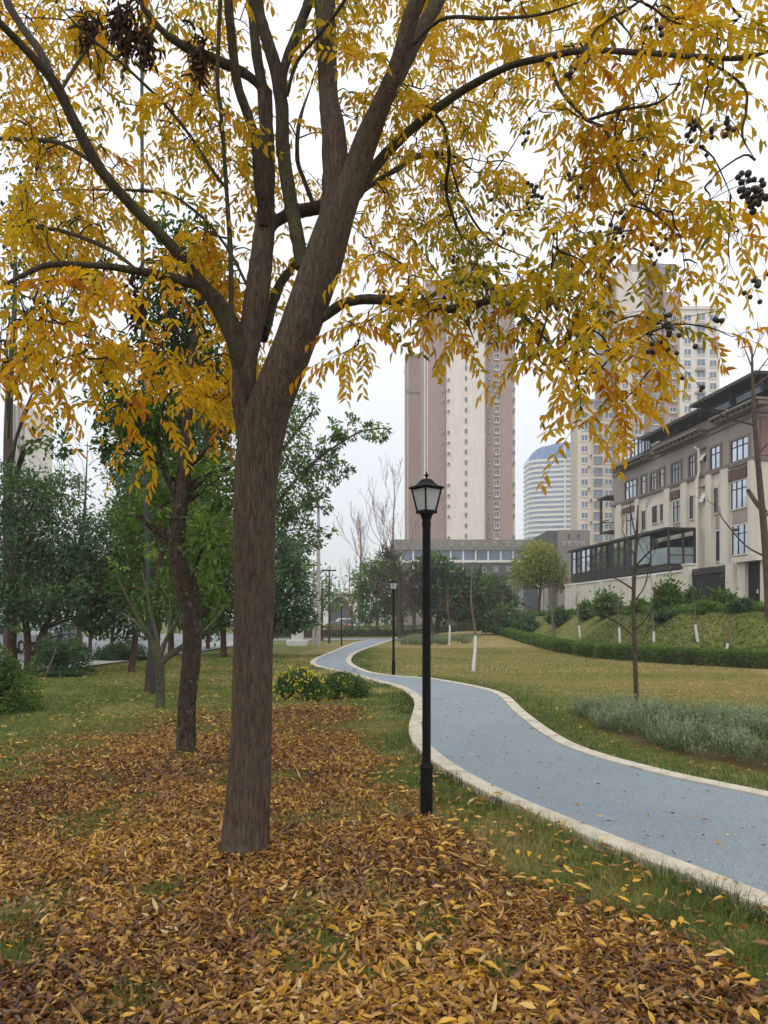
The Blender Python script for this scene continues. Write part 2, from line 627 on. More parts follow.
dryv = dryv * (1 - bank) + bank * (.06 + .2 * fbm(XX, YY, 1.5, 8))
at = gr.data.attributes.new('dry', 'FLOAT', 'POINT')
at.data.foreach_set('value', np.clip(dryv, 0, 1).astype(np.float32).ravel())
soilv = .85 * inside(LAV, XX, YY) + .8 * ((YY > 69) & (YY < 73) & (XX < 3)) + .8 * sstep(4.6, 5.4, XX - hx(YY)) * (YY > 20) * (YY < 110)
at = gr.data.attributes.new('soil', 'FLOAT', 'POINT')
at.data.foreach_set('value', np.clip(soilv, 0, 1).astype(np.float32).ravel())

# path surface and kerbs
t = NT('blue_rubber')
v = t.coord()
g1, g2, g3 = t.noise(160, 2, .6, v), t.noise(1.1, 5, .6, v), t.noise(60, 3, .7, v)
c = t.ramp(g1, [(.28, C(72, 76, 80)), (.46, C(116, 134, 147)), (.6, C(142, 164, 181)), (.76, C(184, 192, 200))])
c = t.mix(.85, c, t.ramp(g3, [(.3, (.6, .6, .62, 1)), (.5, (1, 1, 1, 1)), (.7, (1.25, 1.24, 1.22, 1))]), 'MULTIPLY')
g4 = t.noise(420, 2, .5, v)
c = t.mix(.75, c, t.ramp(g4, [(.36, (.5, .5, .51, 1)), (.5, (1, 1, 1, 1)), (.68, (1.28, 1.27, 1.25, 1))]), 'MULTIPLY')
c = t.mix(t.ramp(g2, [(.3, (.35, .35, .35, 1)), (.65, (.85, .85, .85, 1))]), c, t.ramp(g1, [(.3, C(80, 84, 85)), (.55, C(136, 147, 152)), (.75, C(184, 191, 193))]))
c = t.mix(.7, c, t.ramp(t.noise(.45, 6, .7, v, .6), [(.3, (.82, .81, .8, 1)), (.7, (1.06, 1.06, 1.07, 1))]), 'MULTIPLY')
t.principled(c, .62, g1, .35, .006, spec=.45)
BLUE = t.m
t = NT('kerb_stone')
v = t.coord()
c = t.ramp(t.noise(2.5, 6, .7, v), [(.3, C(166, 156, 136)), (.55, C(204, 196, 178)), (.75, C(220, 213, 197))])
c = t.mix(.5, c, t.ramp(t.noise(30, 5, .75, v), [(.32, (.62, .6, .55, 1)), (.6, (1.05, 1.05, 1.05, 1))]), 'MULTIPLY')
t.principled(c, .85, t.noise(80, 3, .6, v), .3, .006, spec=.25)
KERB = t.m

KW = .19
cross = RS - LS
wid = np.linalg.norm(cross, axis=1)[:, None]
LT = unit(np.gradient(LS, axis=0)); RT = unit(np.gradient(RS, axis=0))
LN = np.stack([LT[:, 1], -LT[:, 0]], 1); RN = np.stack([-RT[:, 1], RT[:, 0]], 1)
LI, RI = LS + LN * KW, RS + RN * KW
n = len(LS)


def z3(a, z):
    return np.concatenate([a, np.full((len(a), 1), z)], 1)


pm = MB()
rows = [LI + (RI - LI) * k for k in (0, .25, .5, .75, 1)]
pm.add(np.stack([z3(r, .040) for r in rows], 1), grid_quads(n, 5, False))
tag(pm.build('path', BLUE), 'winding pale blue rubber footpath', 'path', kind='structure')
for E, I, lab in ((LS, LI, 'cream stone kerb between the leaf litter and the blue path'), (RS, RI, 'cream stone kerb between the blue path and the dry lawn')):
    km = MB()
    off = (E - I) * .02
    ring = np.stack([z3(E + off, -.06), z3(E + off, .046), z3(E, .056), z3(I, .056), z3(I, .02)], 1)
    if E is RS:
        ring = ring[:, ::-1]
    km.add(ring, grid_quads(n, 5, False))
    tag(km.build('kerb', KERB), lab, 'kerb', kind='structure')
# the far walk that crosses behind, and the street on the left
def sheet(name, pts, z, mat, lab, cat):
    m = MB()
    k = len(pts) // 2
    a, b = np.array(pts[:k], float), np.array(pts[k:], float)[::-1]
    m.add(np.stack([z3(a, z), z3(b, z)], 1), grid_quads(k, 2, False)[:, ::-1])
    return tag(m.build(name, mat), lab, cat, kind='structure')


sheet('path', [(-14, 59), (-5, 61.5), (0.4, 64), (6, 66), (7, 71), (0.4, 69.5), (-5, 66), (-14, 63)], .03, BLUE, 'far blue footpath crossing behind the lawn', 'path')
ASPH = plain('street_asphalt', C(104, 106, 110), .5, .18, 1.2, .15, 60)
PAVE = plain('pavement_slab', C(160, 158, 152), .7, .16, 2.0, .15, 50)
sheet('pavement', [(-11.6, 12), (-10.9, 20), (-10.0, 30), (-9.4, 40), (-9.0, 58), (-12, 58), (-12.4, 40), (-13.0, 30), (-13.9, 20), (-14.6, 12)], .06, PAVE, 'grey pavement along the street behind the left trees', 'pavement')
sheet('street', [(-14.6, 12), (-13.9, 20), (-13.0, 30), (-12.4, 40), (-12, 90), (-30, 90), (-30, 40), (-30, 30), (-30, 20), (-30, 12)], .035, ASPH, 'grey asphalt street behind the trees on the left', 'street')

# ---------------------------------------------------------------- fallen leaves (stuff)
FALL = leafmat('fallen_leaf', [(0, C(70, 48, 30)), (.22, C(108, 70, 35)), (.45, C(150, 106, 50)), (.62, C(184, 138, 62)), (.78, C(208, 160, 52)), (.9, C(222, 174, 56)), (1, C(208, 182, 128))], .15, .5, gloss=.06)


def scatter(x0, x1, y0, y1, N):
    return RG.uniform(x0, x1, N), RG.uniform(y0, y1, N)


fm = MB()
for (x0, x1, y0, y1, N, Lm) in ((-2.3, 2.2, 2.4, 4.6, 40000, .059), (-3.6, 2.0, 4.6, 7.5, 46000, .061), (-5.4, 1.4, 7.5, 11, 34000, .065), (-6.5, 1.0, 11, 17, 18000, .08)):
    x, y = scatter(x0, x1, y0, y1, N)
    m = litter(x, y)
    keep = RG.uniform(0, 1, N) < np.clip(m, .035 * (y < 14), 1)
    keep &= ~(inside(PATH_POLY, x, y))
    x, y = x[keep], y[keep]
    k = len(x)
    layer = RG.uniform(0, 1, k)
    a = RG.uniform(0, 2 * math.pi, k)
    tilt = RG.normal(.06, .22, k)
    d = np.stack([np.cos(a) * np.cos(tilt), np.sin(a) * np.cos(tilt), np.sin(tilt)], 1)
    nrm = unit(np.stack([RG.normal(0, .45, k), RG.normal(0, .45, k), np.ones(k)], 1))
    p = np.stack([x, y, gz(x, y) + .006 + layer * .024], 1)
    rnd = np.clip(RG.beta(2.0, 2.3, k) * .76 + .16 * (layer - .5) + (RG.uniform(0, 1, k) < .14) * .4 + (fbm(x, y, 1.7, 3) - .5) * .5, 0, 1)
    flip = np.where(RG.uniform(0, 1, k) < .5, 1, -1)
    leaves6(fm, p, d, nrm, Lm * RG.uniform(.5, 1.25, k), .0195 * RG.uniform(.6, 1.35, k), rnd, RG.uniform(.05, .8, k) * flip, RG.normal(.08, .34, k))
k = 900                                                   # drifted against the trunk foot
tb = G(243, 856)[:2]
a = RG.uniform(0, 6.28, k); rr_ = .17 + RG.exponential(.09, k)
x, y = tb[0] + np.cos(a) * rr_, tb[1] + np.sin(a) * rr_
tl = RG.normal(.25, .3, k); a2 = a + RG.normal(0, 1.2, k)
leaves6(fm, np.stack([x, y, .02 + .07 * np.exp(-(rr_ - .17) / .07) * RG.uniform(0, 1, k)], 1), np.stack([np.cos(a2) * np.cos(tl), np.sin(a2) * np.cos(tl), -np.sin(tl) * .5], 1),
        unit(np.stack([np.cos(a) * .5 + RG.normal(0, .3, k), np.sin(a) * .5 + RG.normal(0, .3, k), np.ones(k)], 1)), .06 * RG.uniform(.6, 1.25, k), .02, np.clip(RG.beta(2, 2.3, k), 0, 1), RG.uniform(.1, .7, k), RG.normal(.1, .3, k))
# sparse leaves: on grass, path, right side
def sparse(x, y, z, L, lo=.4):
    k = len(x)
    a = RG.uniform(0, 2 * math.pi, k)
    d = np.stack([np.cos(a), np.sin(a), RG.normal(.08, .12, k)], 1)
    nrm = unit(np.stack([RG.normal(0, .3, k), RG.normal(0, .3, k), np.ones(k)], 1))
    leaves6(fm, np.stack([x, y, z], 1), d, nrm, L * RG.uniform(.6, 1.2, k), L * .34, np.clip(RG.uniform(lo, 1, k), 0, 1), RG.uniform(.05, .4, k), RG.normal(.05, .15, k))


x, y = scatter(-.5, 5.5, 3.2, 16, 1500)
k = inside(PATH_POLY, x, y) & (RG.uniform(0, 1, 1500) < .3 + .5 * np.exp(-dist_to(LS, x, y) / .5))
sparse(x[k], y[k], np.full(k.sum(), .056 + .004), .055, .0)
x, y = scatter(0, 2.6, 3, 9, 900)
k = ~inside(PATH_POLY, x, y) & ~right_side(x, y)
sparse(x[k], y[k], .05 + RG.uniform(0, .06, k.sum()), .085, .3)
x, y = scatter(1.5, 8, 7, 14, 700)
k = ~inside(PATH_POLY, x, y) & right_side(x, y) & (dist_to(RS, x, y) > .3)
sparse(x[k], y[k], .03 + RG.uniform(0, .04, k.sum()), .075, .3)
x, y = scatter(4, 12, 13, 20, 900)
k = fbm(x, y, 2, 4) + (x - 8) * .05 > .5
sparse(x[k], y[k], .05 + RG.uniform(0, .03, k.sum()), .085, .55)
x, y = scatter(-11, -2.5, 17, 32, 1500)
k = (np.abs(y - 25 - (x + 6) * .5) < RG.exponential(1.6, 1500)) | (RG.uniform(0, 1, 1500) < .2)
sparse(x[k], y[k], .05 + RG.uniform(0, .02, k.sum()), .11, .5)
x, y = scatter(-6, 0, 8, 20, 900)
sparse(x, y, .05 + RG.uniform(0, .03, 900), .08, .35)
tag(fm.build('fallen_leaves', FALL), 'brown and yellow fallen leaves carpeting the ground', 'fallen leaves', kind='stuff')

# ---------------------------------------------------------------- grass (stuff)
GRASS = leafmat('grass_blade', [(0, C(44, 56, 22)), (.3, C(82, 104, 38)), (.55, C(120, 132, 54)), (.8, C(154, 136, 84)), (1, C(194, 170, 120))], .3, .5, gloss=.04)
am = MB()
for (x0, x1, y0, y1, N, hh, ww, side) in (
        (-2.4, 2.6, 2.5, 5.0, 34000, .075, .0045, 'L'), (-4, 2.2, 5, 8, 36000, .075, .0055, 'L'), (-6.5, 1.2, 8, 13, 42000, .06, .008, 'L'),
        (-10, 1.0, 13, 20, 42000, .06, .012, 'L'), (-12, 0, 20, 36, 30000, .07, .02, 'L'),
        (1.5, 8, 6.5, 14, 42000, .06, .007, 'R'), (1, 11.5, 14, 24, 52000, .05, .011, 'R'), (-6, 12, 24, 45, 56000, .06, .02, 'R'), (8.5, 17, 24, 44, 30000, .10, .03, 'B')):
    x, y = scatter(x0, x1, y0, y1, N)
    R = right_side(x, y)
    lm = litter(x, y)
    n1 = fbm(x, y, .5, 61)
    if side == 'L':
        dl = dist_to(LS, x, y)
        tuft = np.exp(-(dl / .42) ** 2)
        keep = ~R & (RG.uniform(0, 1, N) < (1 - lm) ** 1.6 * (.35 + .65 * (n1 > .42)) + .02)
        dr = np.clip(.28 + .22 * fbm(x, y, 2.2, 55) + .45 * sstep(.5, .8, fbm(x, y, 1.6, 15)) - .22 * tuft + .12 * sstep(16, 25, y), 0, 1)
        h = hh * (.65 + .5 * n1 + .75 * tuft)
    elif side == 'R':
        d0 = dist_to(RS, x, y)
        keep = R & ~inside(LAV, x, y) & (x < hx(y))
        dr = .26 + .38 * sstep(.25, 1.6, d0) + .5 * (fbm(x, y, 2.5, 41) - .5)
        h = hh * (.7 + .6 * n1 + .3 * np.exp(-d0 / .3))
    else:
        d0 = x - hx(y)
        keep = (d0 > .3) & (d0 < 5.0)
        dr = .10 + .4 * fbm(x, y, 1.5, 8) * n1 * 1.4
        h = hh * (.6 + .9 * n1)
    keep &= ~inside(PATH_POLY, x, y)
    x, y, dr, h = x[keep], y[keep], dr[keep], h[keep]
    k = len(x)
    blades(am, np.stack([x, y, gz(x, y) - .004], 1), h * RG.uniform(.6, 1.35, k), np.full(k, ww) * RG.uniform(.7, 1.3, k), RG.uniform(.2, 1.1, k), np.clip(dr + RG.normal(0, .13, k), 0, 1))
tag(am.build('grass', GRASS), 'short lawn grass, green beside the path and dry tan beyond', 'grass', kind='stuff')

# ---------------------------------------------------------------- lavender (ground cover, stuff)
LAVM = leafmat('lavender_leaf', [(0, C(58, 70, 46)), (.5, C(110, 128, 92)), (1, C(170, 184, 144))], .2, .5, gloss=.05)


def lavender(poly, N, hgt, stems, per, lw, lab):
    m = MB()
    lo, hi = poly.min(0), poly.max(0)
    cs = []
    while len(cs) < N:
        c = RG.uniform(lo, hi)
        if inside(poly, np.array([c[0]]), np.array([c[1]]))[0] and fbm(c[0], c[1], 1.2, 90) > .33:
            cs.append(c)
    for c in cs:
        h = hgt * RG.uniform(.55, 1.15)
        a = RG.uniform(0, 6.28, stems)
        r = np.sqrt(RG.uniform(0, 1, stems)) * .17 * hgt / .45
        b = np.stack([c[0] + np.cos(a) * r, c[1] + np.sin(a) * r, np.zeros(stems)], 1)
        d = unit(np.stack([np.cos(a) * r * 2.6 + RG.normal(0, .14, stems), np.sin(a) * r * 2.6 + RG.normal(0, .14, stems), np.ones(stems)], 1))
        ln = h * RG.uniform(.6, 1.1, stems)
        pr = RG.uniform(.1, .6)
        s = np.repeat(np.arange(stems), per)
        tt = RG.uniform(.25, 1.0, stems * per)
        p = b[s] + d[s] * (ln[s] * tt)[:, None]
        dd = unit(d[s] * 1.1 + rand_dirs(len(s)) * .75)
        leaves4(m, p, dd, rand_dirs(len(s)), hgt * .11 * RG.uniform(.7, 1.3, len(s)), lw, np.clip(pr + .35 * tt + RG.normal(0, .12, len(s)), 0, 1))
        leaves4(m, b, d, rand_dirs(stems), ln, lw * .8, np.full(stems, .15))
    return tag(m.build('lavender', LAVM), lab, 'lavender', kind='stuff')


lavender(LAV, 270, .39, 26, 13, .008, 'grey green lavender clumps in the bed beside the blue path')
lavender(LAV2, 130, .6, 16, 9, .03, 'hazy grey green lavender patch at the far end of the lawn')
# ---------------------------------------------------------------- the big yellow-leaved tree
BARK1 = bark('main_bark', C(66, 56, 47), C(122, 106, 90), moss=C(92, 90, 66), moss_amt=.25, stretch=4.5, bump=.75, fine=1.8, crk=.5)
LIMBM = bark('limb_bark', C(46, 40, 34), C(92, 83, 67), moss=C(88, 90, 58), moss_amt=.5, stretch=3, bump=.5, fine=1.5)  # limbs' backlit silhouette put into the bark colour, darker than the trunk
TWIG = bark('twig_bark', C(44, 36, 28), C(84, 70, 54), stretch=2, bump=.2)
GOLD = leafmat('gold_leaf', [(0, C(62, 40, 22)), (.12, C(112, 78, 30)), (.28, C(96, 104, 38)), (.40, C(134, 128, 30)), (.55, C(190, 160, 28)), (.75, C(210, 168, 28)), (.9, C(202, 144, 26)), (1, C(164, 104, 32))], .5, .5, gloss=.012, tint=1.5)
DEAD = leafmat('dead_leaf', [(0, C(40, 30, 24)), (.6, C(78, 56, 40)), (1, C(108, 78, 50))], .2)
BERRY = plain('berry_skin', C(48, 40, 34), .45, .3, 40, spec=.4)

Y0 = FPX * EYE / (856 - HY)
TB = P(243, 856, Y0)
main = thing('autumn_tree', 'large spreading tree with golden yellow leaves and a bare brown trunk in the leaf litter', 'tree', (TB[0], TB[1], 0))
SK = []          # skeleton samples for twigs


def slant(pts):
    g = np.gradient(np.array([[a, b] for a, b, _, _ in pts], float), axis=0)
    return np.maximum(np.abs(g[:, 0]), np.abs(g[:, 1])) / (np.hypot(g[:, 0], g[:, 1]) + 1e-9)


def limb(pts, name='limb', mat=None, sides=12, flute=.05, sub=6, rs=1.0):
    """pts: (column, row, width in pixels, depth)"""
    p = np.array([P(a, b, d) for a, b, _, d in pts])
    r = np.array([wd * d / FPX / 2 * rs for _, _, wd, d in pts])
    r = r * slant(pts)
    if pts[-1][2] < 7: r[-1] *= .35
    m = MB()
    ps, rr = smooth(p, r, sub)
    ps[2:] += np.cumsum(RG.normal(0, .12, ps[2:].shape) * rr[2:, None] * (1 if pts[0][2] < 16 else .25), 0) * .35
    m.tube(ps, rr * RG.uniform(.95, 1.06, len(rr)), sides, flute=flute)
    o = m.build(name, mat or LIMBM, main, smooth_=True)
    ps, rr = smooth(p, r, 8)
    if name == 'limb':
        for q, s in zip(ps, rr):
            SK.append((q, s))
    return o


Y = Y0
trunk = [(242.5, 872, 74, Y), (243, 853, 52, Y), (244.5, 835, 46.5, Y), (247, 800, 44.5, Y), (250.5, 740, 42, Y), (253, 640, 40, Y), (254, 560, 40, Y), (254.5, 500, 41, Y), (258, 455, 45, Y), (266, 415, 47, Y - .02),
         (279, 380, 45, Y - .05), (293, 345, 42, Y - .08), (309, 300, 41, Y - .1), (322, 262, 41, Y - .1), (334, 225, 38, Y - .1), (346, 196, 31, Y - .12), (357, 166, 27, Y - .14), (367, 138, 25, Y - .18), (379, 109, 21, Y - .25), (392, 78, 18, Y - .3), (403, 47, 18, Y - .35), (410, 19, 17, Y - .4), (427, -25, 15, Y - .45), (450, -110, 11, Y - .4)]
p = np.array([P(a, b, d) for a, b, _, d in trunk]); r = np.array([wd * d / FPX / 2 for _, _, wd, d in trunk]) * slant(trunk)
m = MB(); m.tube(p, r, 28, sub=6, flute=.055)
m.build('trunk', BARK1, main, smooth_=True)
for q, s in zip(*smooth(p, r, 4)):
    if q[2] > 2.6: SK.append((q, s))
B = Y - .1
limb([(328, 250, 22, B + .03), (333, 215, 27, B + .05), (335, 178, 26.5, B + .08), (333, 134, 25, B + .12), (328, 94, 20, B + .18), (326, 47, 20, B + .22), (324, 0, 20, B + .25), (320, -90, 17, B + .3), (316, -170, 12, B + .4)], mat=BARK1, sides=16)
limb([(378, 118, 12, B - .05), (393, 88, 16, B + .05), (412, 50, 16, B + .2), (426, 24, 16, B + .3), (441, 0, 15, B + .4), (470, -60, 12, B + .6)])
limb([(356, 196, 13, B + .05), (384, 155, 14, B + .1), (434, 110, 11, B - .1), (499, 70, 7.5, B - .45), (546, 57, 6.5, B - .7), (584, 50, 6, B - .9), (640, 52, 5.2, B - 1.1), (700, 56, 5.2, B - 1.25), (744, 57, 5, B - 1.35), (790, 44, 4, B - 1.4)])
limb([(352, 198, 7, B + .1), (380, 179, 6, B + .4), (400, 168, 5.5, B + .6), (419, 156, 5, B + .8), (450, 155, 4, B + 1.0), (474, 172, 3, B + 1.1)], sides=8)
limb([(312, 322, 16, B), (330, 312, 12, B), (344, 303, 10.5, B - .05), (365, 299, 10, B - .1), (390, 300, 9.5, B - .2), (416, 303, 9, B - .3), (444, 309, 8.5, B - .4), (470, 305, 7.5, B - .5), (499, 300, 6, B - .65), (520, 312, 5, B - .75), (545, 338, 4, B - .85), (572, 371, 3.4, B - .9), (598, 372, 2.6, B - 1.0)])
# left group
limb([(256, 475, 16, Y), (249, 436, 25, Y), (244.5, 405, 26, Y), (243, 380, 24, Y), (247, 350, 24, Y + .03), (254, 312, 25, Y + .06), (260, 265, 23, Y + .1), (264, 228, 20, Y + .12), (266, 195, 16, Y + .14), (267, 165, 14.5, Y + .16), (265, 125, 14, Y + .2), (264, 92, 14, Y + .22)], mat=BARK1, sides=18)
limb([(264, 225, 12, Y + .06), (263, 200, 11.5, Y), (259, 187, 11, Y - .03), (255, 140, 10.5, Y - .08), (243, 105, 10, Y - .12), (235, 78, 9.5, Y - .16), (231, 47, 9, Y - .2), (228, 16, 9, Y - .24), (225, -20, 8.5, Y - .28), (222, -100, 7, Y - .3)])
limb([(265, 98, 10, Y + .22), (258, 62, 10.5, Y + .26), (253, 16, 10, Y + .3), (250, -20, 9.5, Y + .34), (246, -110, 8, Y + .4)])
limb([(264, 96, 9, Y + .22), (255, 81, 11, Y + .2), (231, 66, 11, Y + .15), (187, 47, 10, Y), (163, 31, 9, Y - .1), (147, 12, 8, Y - .15), (138, -6, 7, Y - .2), (110, -60, 6, Y - .3)])
limb([(303, 268, 15, B + .02), (296, 232, 14, B + .02), (290, 200, 14, B + .05), (284, 150, 14, B + .08), (282, 106, 13, B + .1), (273, 62, 13, B + .12), (264, 31, 12.5, B + .14), (258, 0, 12, B + .16), (250, -80, 9, B + .2)])
limb([(282, 103, 7, B + .1), (284, 68, 10, B + .16), (296, 36, 10, B + .22), (305, 10, 10, B + .28), (312, -15, 9, B + .34), (330, -90, 7, B + .4)])
limb([(287, 96, 4, B + .1), (297, 62, 4, B + .05), (322, 31, 4, B - .05), (344, 1, 4, B - .15), (372, -50, 3, B - .2)], sides=8)
limb([(247, 396, 5, Y - .12), (240, 372, 5, Y - .15), (234, 345, 5, Y - .18), (231, 312, 5, Y - .2), (230, 250, 5, Y - .24), (227, 203, 4.5, Y - .28), (221, 119, 4.2, Y - .33), (217, 78, 4, Y - .36), (220, 0, 4, Y - .4), (222, -60, 3, Y - .42)], sides=8)
limb([(228, 190, 4, Y - .28), (213, 171, 4, Y - .3), (190, 136, 4, Y - .35), (163, 103, 4, Y - .4), (120, 62, 4, Y - .5), (84, 33, 3.5, Y - .6), (56, 3, 3, Y - .7)], sides=8)
limb([(262, 240, 13, Y + .25), (278, 220, 14, Y + .35), (297, 211, 14, Y + .4), (319, 206, 13, Y + .35), (338, 198, 12, Y + .2)])
limb([(262, 338, 13, Y + .15), (272, 310, 12, Y + .3), (282, 285, 11, Y + .45), (300, 262, 9, Y + .6), (322, 240, 7, Y + .9), (345, 215, 4, Y + 1.3)])
limb([(314, 206, 5, Y + .4), (304, 180, 5, Y + .5), (297, 156, 4.5, Y + .6), (300, 120, 4, Y + .8), (312, 84, 3, Y + 1.0)], sides=8)
# lower left limb and its forks
limb([(250, 405, 20, Y + .02), (243, 368, 23, Y), (235, 335, 22, Y), (215, 301, 20, Y - .05), (197, 280, 17, Y - .1), (170, 245, 15, Y - .2), (135, 210, 14, Y - .32), (100, 170, 13, Y - .45), (75, 125, 12, Y - .55), (55, 85, 12, Y - .65), (28, 53, 11, Y - .75), (0, 24, 10, Y - .85), (-50, -30, 8, Y - 1.0)], sides=14)
limb([(58, 90, 7, Y - .62), (40, 52, 9, Y - .5), (20, 26, 9, Y - .4), (4, -2, 8.5, Y - .3), (-15, -60, 7, Y - .2)])
limb([(202, 287, 9, Y - .08), (170, 277, 10.5, Y - .15), (135, 270, 8, Y - .3), (100, 265, 6.5, Y - .45), (50, 264, 5.5, Y - .6), (20, 275, 5, Y - .7), (-10, 292, 4, Y - .8)])
limb([(138, 271, 4.5, Y - .3), (118, 255, 4.5, Y - .2), (100, 245, 4.3, Y - .1), (65, 232, 4, Y + .1), (30, 227, 4, Y + .3), (-5, 225, 3.5, Y + .5)], sides=8)
limb([(92, 162, 5, Y - .45), (70, 148, 4.5, Y - .3), (50, 141, 4.3, Y - .1), (0, 139, 4, Y + .3), (-40, 138, 3, Y + .5)], sides=8)
limb([(60, 92, 4, Y - .6), (78, 62, 4, Y - .3), (92, 40, 3.5, Y - .1), (100, 10, 3, Y + .2)], sides=8)
limb([(268, 330, 4, Y + .1), (225, 245, 3.5, Y + .4), (180, 200, 3.2, Y + .6), (140, 191, 3, Y + .7), (60, 190, 2.6, Y + 1.0)], sides=8)
# forks among the right-hand leaves
for pts in (
    [(546, 57, 5, B - .7), (562, 92, 4.5, B - .8), (586, 118, 4.2, B - .9), (606, 130, 4, B - 1.0), (618, 165, 3.6, B - 1.05), (632, 192, 3.4, B - 1.1), (660, 218, 2.8, B - 1.2), (680, 236, 2.2, B - 1.25)],
    [(588, 120, 3.4, B - .9), (620, 110, 3.2, B - 1.0), (655, 104, 2.8, B - 1.1), (676, 90, 2.2, B - 1.15)],
    [(584, 50, 4.5, B - .9), (600, 25, 4, B - .8), (630, 8, 3.5, B - .7), (660, -15, 3, B - .6)],
    [(700, 56, 4, B - 1.25), (742, 85, 3.4, B - 1.4), (746, 110, 3, B - 1.45), (742, 135, 2.4, B - 1.5), (755, 160, 1.6, B - 1.55)],
    [(432, 111, 4, B - .1), (444, 128, 3.8, B - .05), (449, 158, 3.6, B + .1), (446, 190, 3.4, B + .3), (456, 225, 3, B + .4), (472, 262, 2.5, B + .5)],
    [(423, 304, 5, B - .3), (446, 286, 4.5, B - .2), (475, 281, 4, B - .1), (510, 292, 3.2, B - .1), (555, 296, 2.5, B - .2)],
    [(384, 176, 4, B + .4), (410, 160, 4, B + .7), (432, 156, 4, B + .9), (450, 165, 3.6, B + 1.1), (462, 200, 3, B + 1.3), (490, 240, 2.6, B + 1.4), (540, 262, 2, B + 1.3)],
    [(450, 309, 4, B - .4), (466, 322, 3.4, B - .45), (474, 340, 2.6, B - .5)],
    [(400, 60, 4, B - .2), (440, 20, 4, B - .4), (490, 18, 3.6, B - .7), (540, 14, 3, B - 1.0), (600, -5, 2.5, B - 1.3)],
):
    limb(pts, sides=7, flute=.02)

# leaf-cluster density read cell by cell (48 px cells), 0 none .. 9 closed
DEN = ["6634533254545678", "7514522545547772", "6514531467426751", "7644631266405760", "7752331256622362", "6532341564455541",
       "3225551456666521", "7345620601257510", "5145600000027200", "0002500000025000"]
cl = []
for rI, row in enumerate(DEN):
    for cI, chv in enumerate(row):
        nexp = int(chv) * 1.0
        ncl = int(nexp * 2.8)
        cen = [(cI * 48 + RG.uniform(0, 48), rI * 48 + RG.uniform(-22, 26), RG.uniform(0, 1)) for _ in range(max(1, ncl // 5))]
        for q_ in range(ncl):
            cc = cen[q_ % len(cen)]
            px, py = cc[0] + RG.normal(0, 10), cc[1] + RG.normal(0, 9)
            py -= 18 if rI >= 7 and cI <= 4 else 14 if cI >= 11 and rI >= 6 else 0
            uu = np.clip(cc[2] + RG.normal(0, .06), 0, 1)
            if cI >= 12 or (cI >= 11 and rI >= 3): dep = 3.5 + 1.3 * uu
            elif cI >= 7: dep = 5.0 + 2.6 * uu if rI < 6 else 4.2 + 1.4 * uu
            elif rI >= 6: dep = 4.0 + uu
            elif cI <= 2 and rI <= 1: dep = 5.6 + 2 * uu
            else: dep = 4.9 + 2.5 * uu
            if RG.uniform(0, 1) > (.95 if rI >= 6 and cI <= 4 else .72 if cI >= 11 and rI >= 3 else .8 if cI >= 8 and rI >= 5 else .6) * (dep / 6.2) ** 2: continue
            if 185 < px < 300 and py > 250: dep = RG.uniform(5.7, 6.4)
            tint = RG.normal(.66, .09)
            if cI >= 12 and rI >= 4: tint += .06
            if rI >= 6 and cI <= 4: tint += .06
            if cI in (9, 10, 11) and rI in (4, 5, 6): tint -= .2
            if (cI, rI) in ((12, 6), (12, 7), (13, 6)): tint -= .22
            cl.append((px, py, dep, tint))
# crown above the frame, so that the tree is whole
for _ in range(230):
    px, py, dep = RG.uniform(-160, 900), -RG.uniform(10, 330) , RG.uniform(3.6, 7.6)
    if abs(px - 370) / 560 + (-py) / 400 < 1: cl.append((px, py, dep, RG.normal(.66, .09)))
skp = [q for q, s in SK]; skr = [s for q, s in SK]
KEEP_OUT = [((240, 300), (345, 480)), ((236, 480), (272, 860))]
cl = [c for c in cl if not (c[2] < 5.4 and ((238 < c[0] < 300 and 300 < c[1]) or (300 < c[0] < 355 and 200 < c[1] < 310)))]
cw = [P(a, b, d) for a, b, d, _ in cl]
A0 = np.array(skp)
order = np.argsort([np.min(np.sum((A0 - c) ** 2, 1)) for c in cw])
tw, fo = MB(), MB()
PRs, LPd, LDd, LLen, LTint = [], [], [], [], []
nodes = A0.copy()
for i in order:
    c = cw[i]
    cost = np.sum((nodes - c) ** 2, 1) + .25 * np.maximum(nodes[:, 2] - c[2] - .3, 0)
    j = int(np.argmin(cost)); s = nodes[j]
    dist = np.linalg.norm(c - s)
    mid1 = s + (c - s) * .35 + np.array([0, 0, .10 * dist]) + RG.normal(0, .05 * dist + .005, 3)
    mid2 = s + (c - s) * .7 + np.array([0, 0, .09 * dist]) + RG.normal(0, .04 * dist + .005, 3)
    pts = np.array([s, mid1, mid2, c])
    tw.tube(pts, [.0065, .005, .0038, .0022], 5, sub=3, cap=False)
    ps, _ = smooth(pts, np.ones(4), 4)
    nodes = np.vstack([nodes, ps[3:-1:2]])
    nl = RG.integers(2, 5)
    tdir = unit((c - mid2))
    for k in range(nl):
        q = ps[-1 - int(RG.integers(0, 5))] if k else c
        d = unit(tdir * .5 + RG.normal(0, .75, 3) * np.array([1, 1, .35]) + np.array([0, 0, -.2]))
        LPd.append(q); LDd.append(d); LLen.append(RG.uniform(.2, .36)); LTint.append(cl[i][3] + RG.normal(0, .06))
LPd, LDd, LLen, LTint = np.array(LPd), np.array(LDd), np.array(LLen), np.array(LTint)
N = len(LPd)
down = np.array([0, 0, -1.0])
droop = RG.uniform(.15, .55, N)[:, None]


def rach(t):
    return LPd + LDd * (LLen * t)[:, None] + down * droop * (LLen * t * t)[:, None]


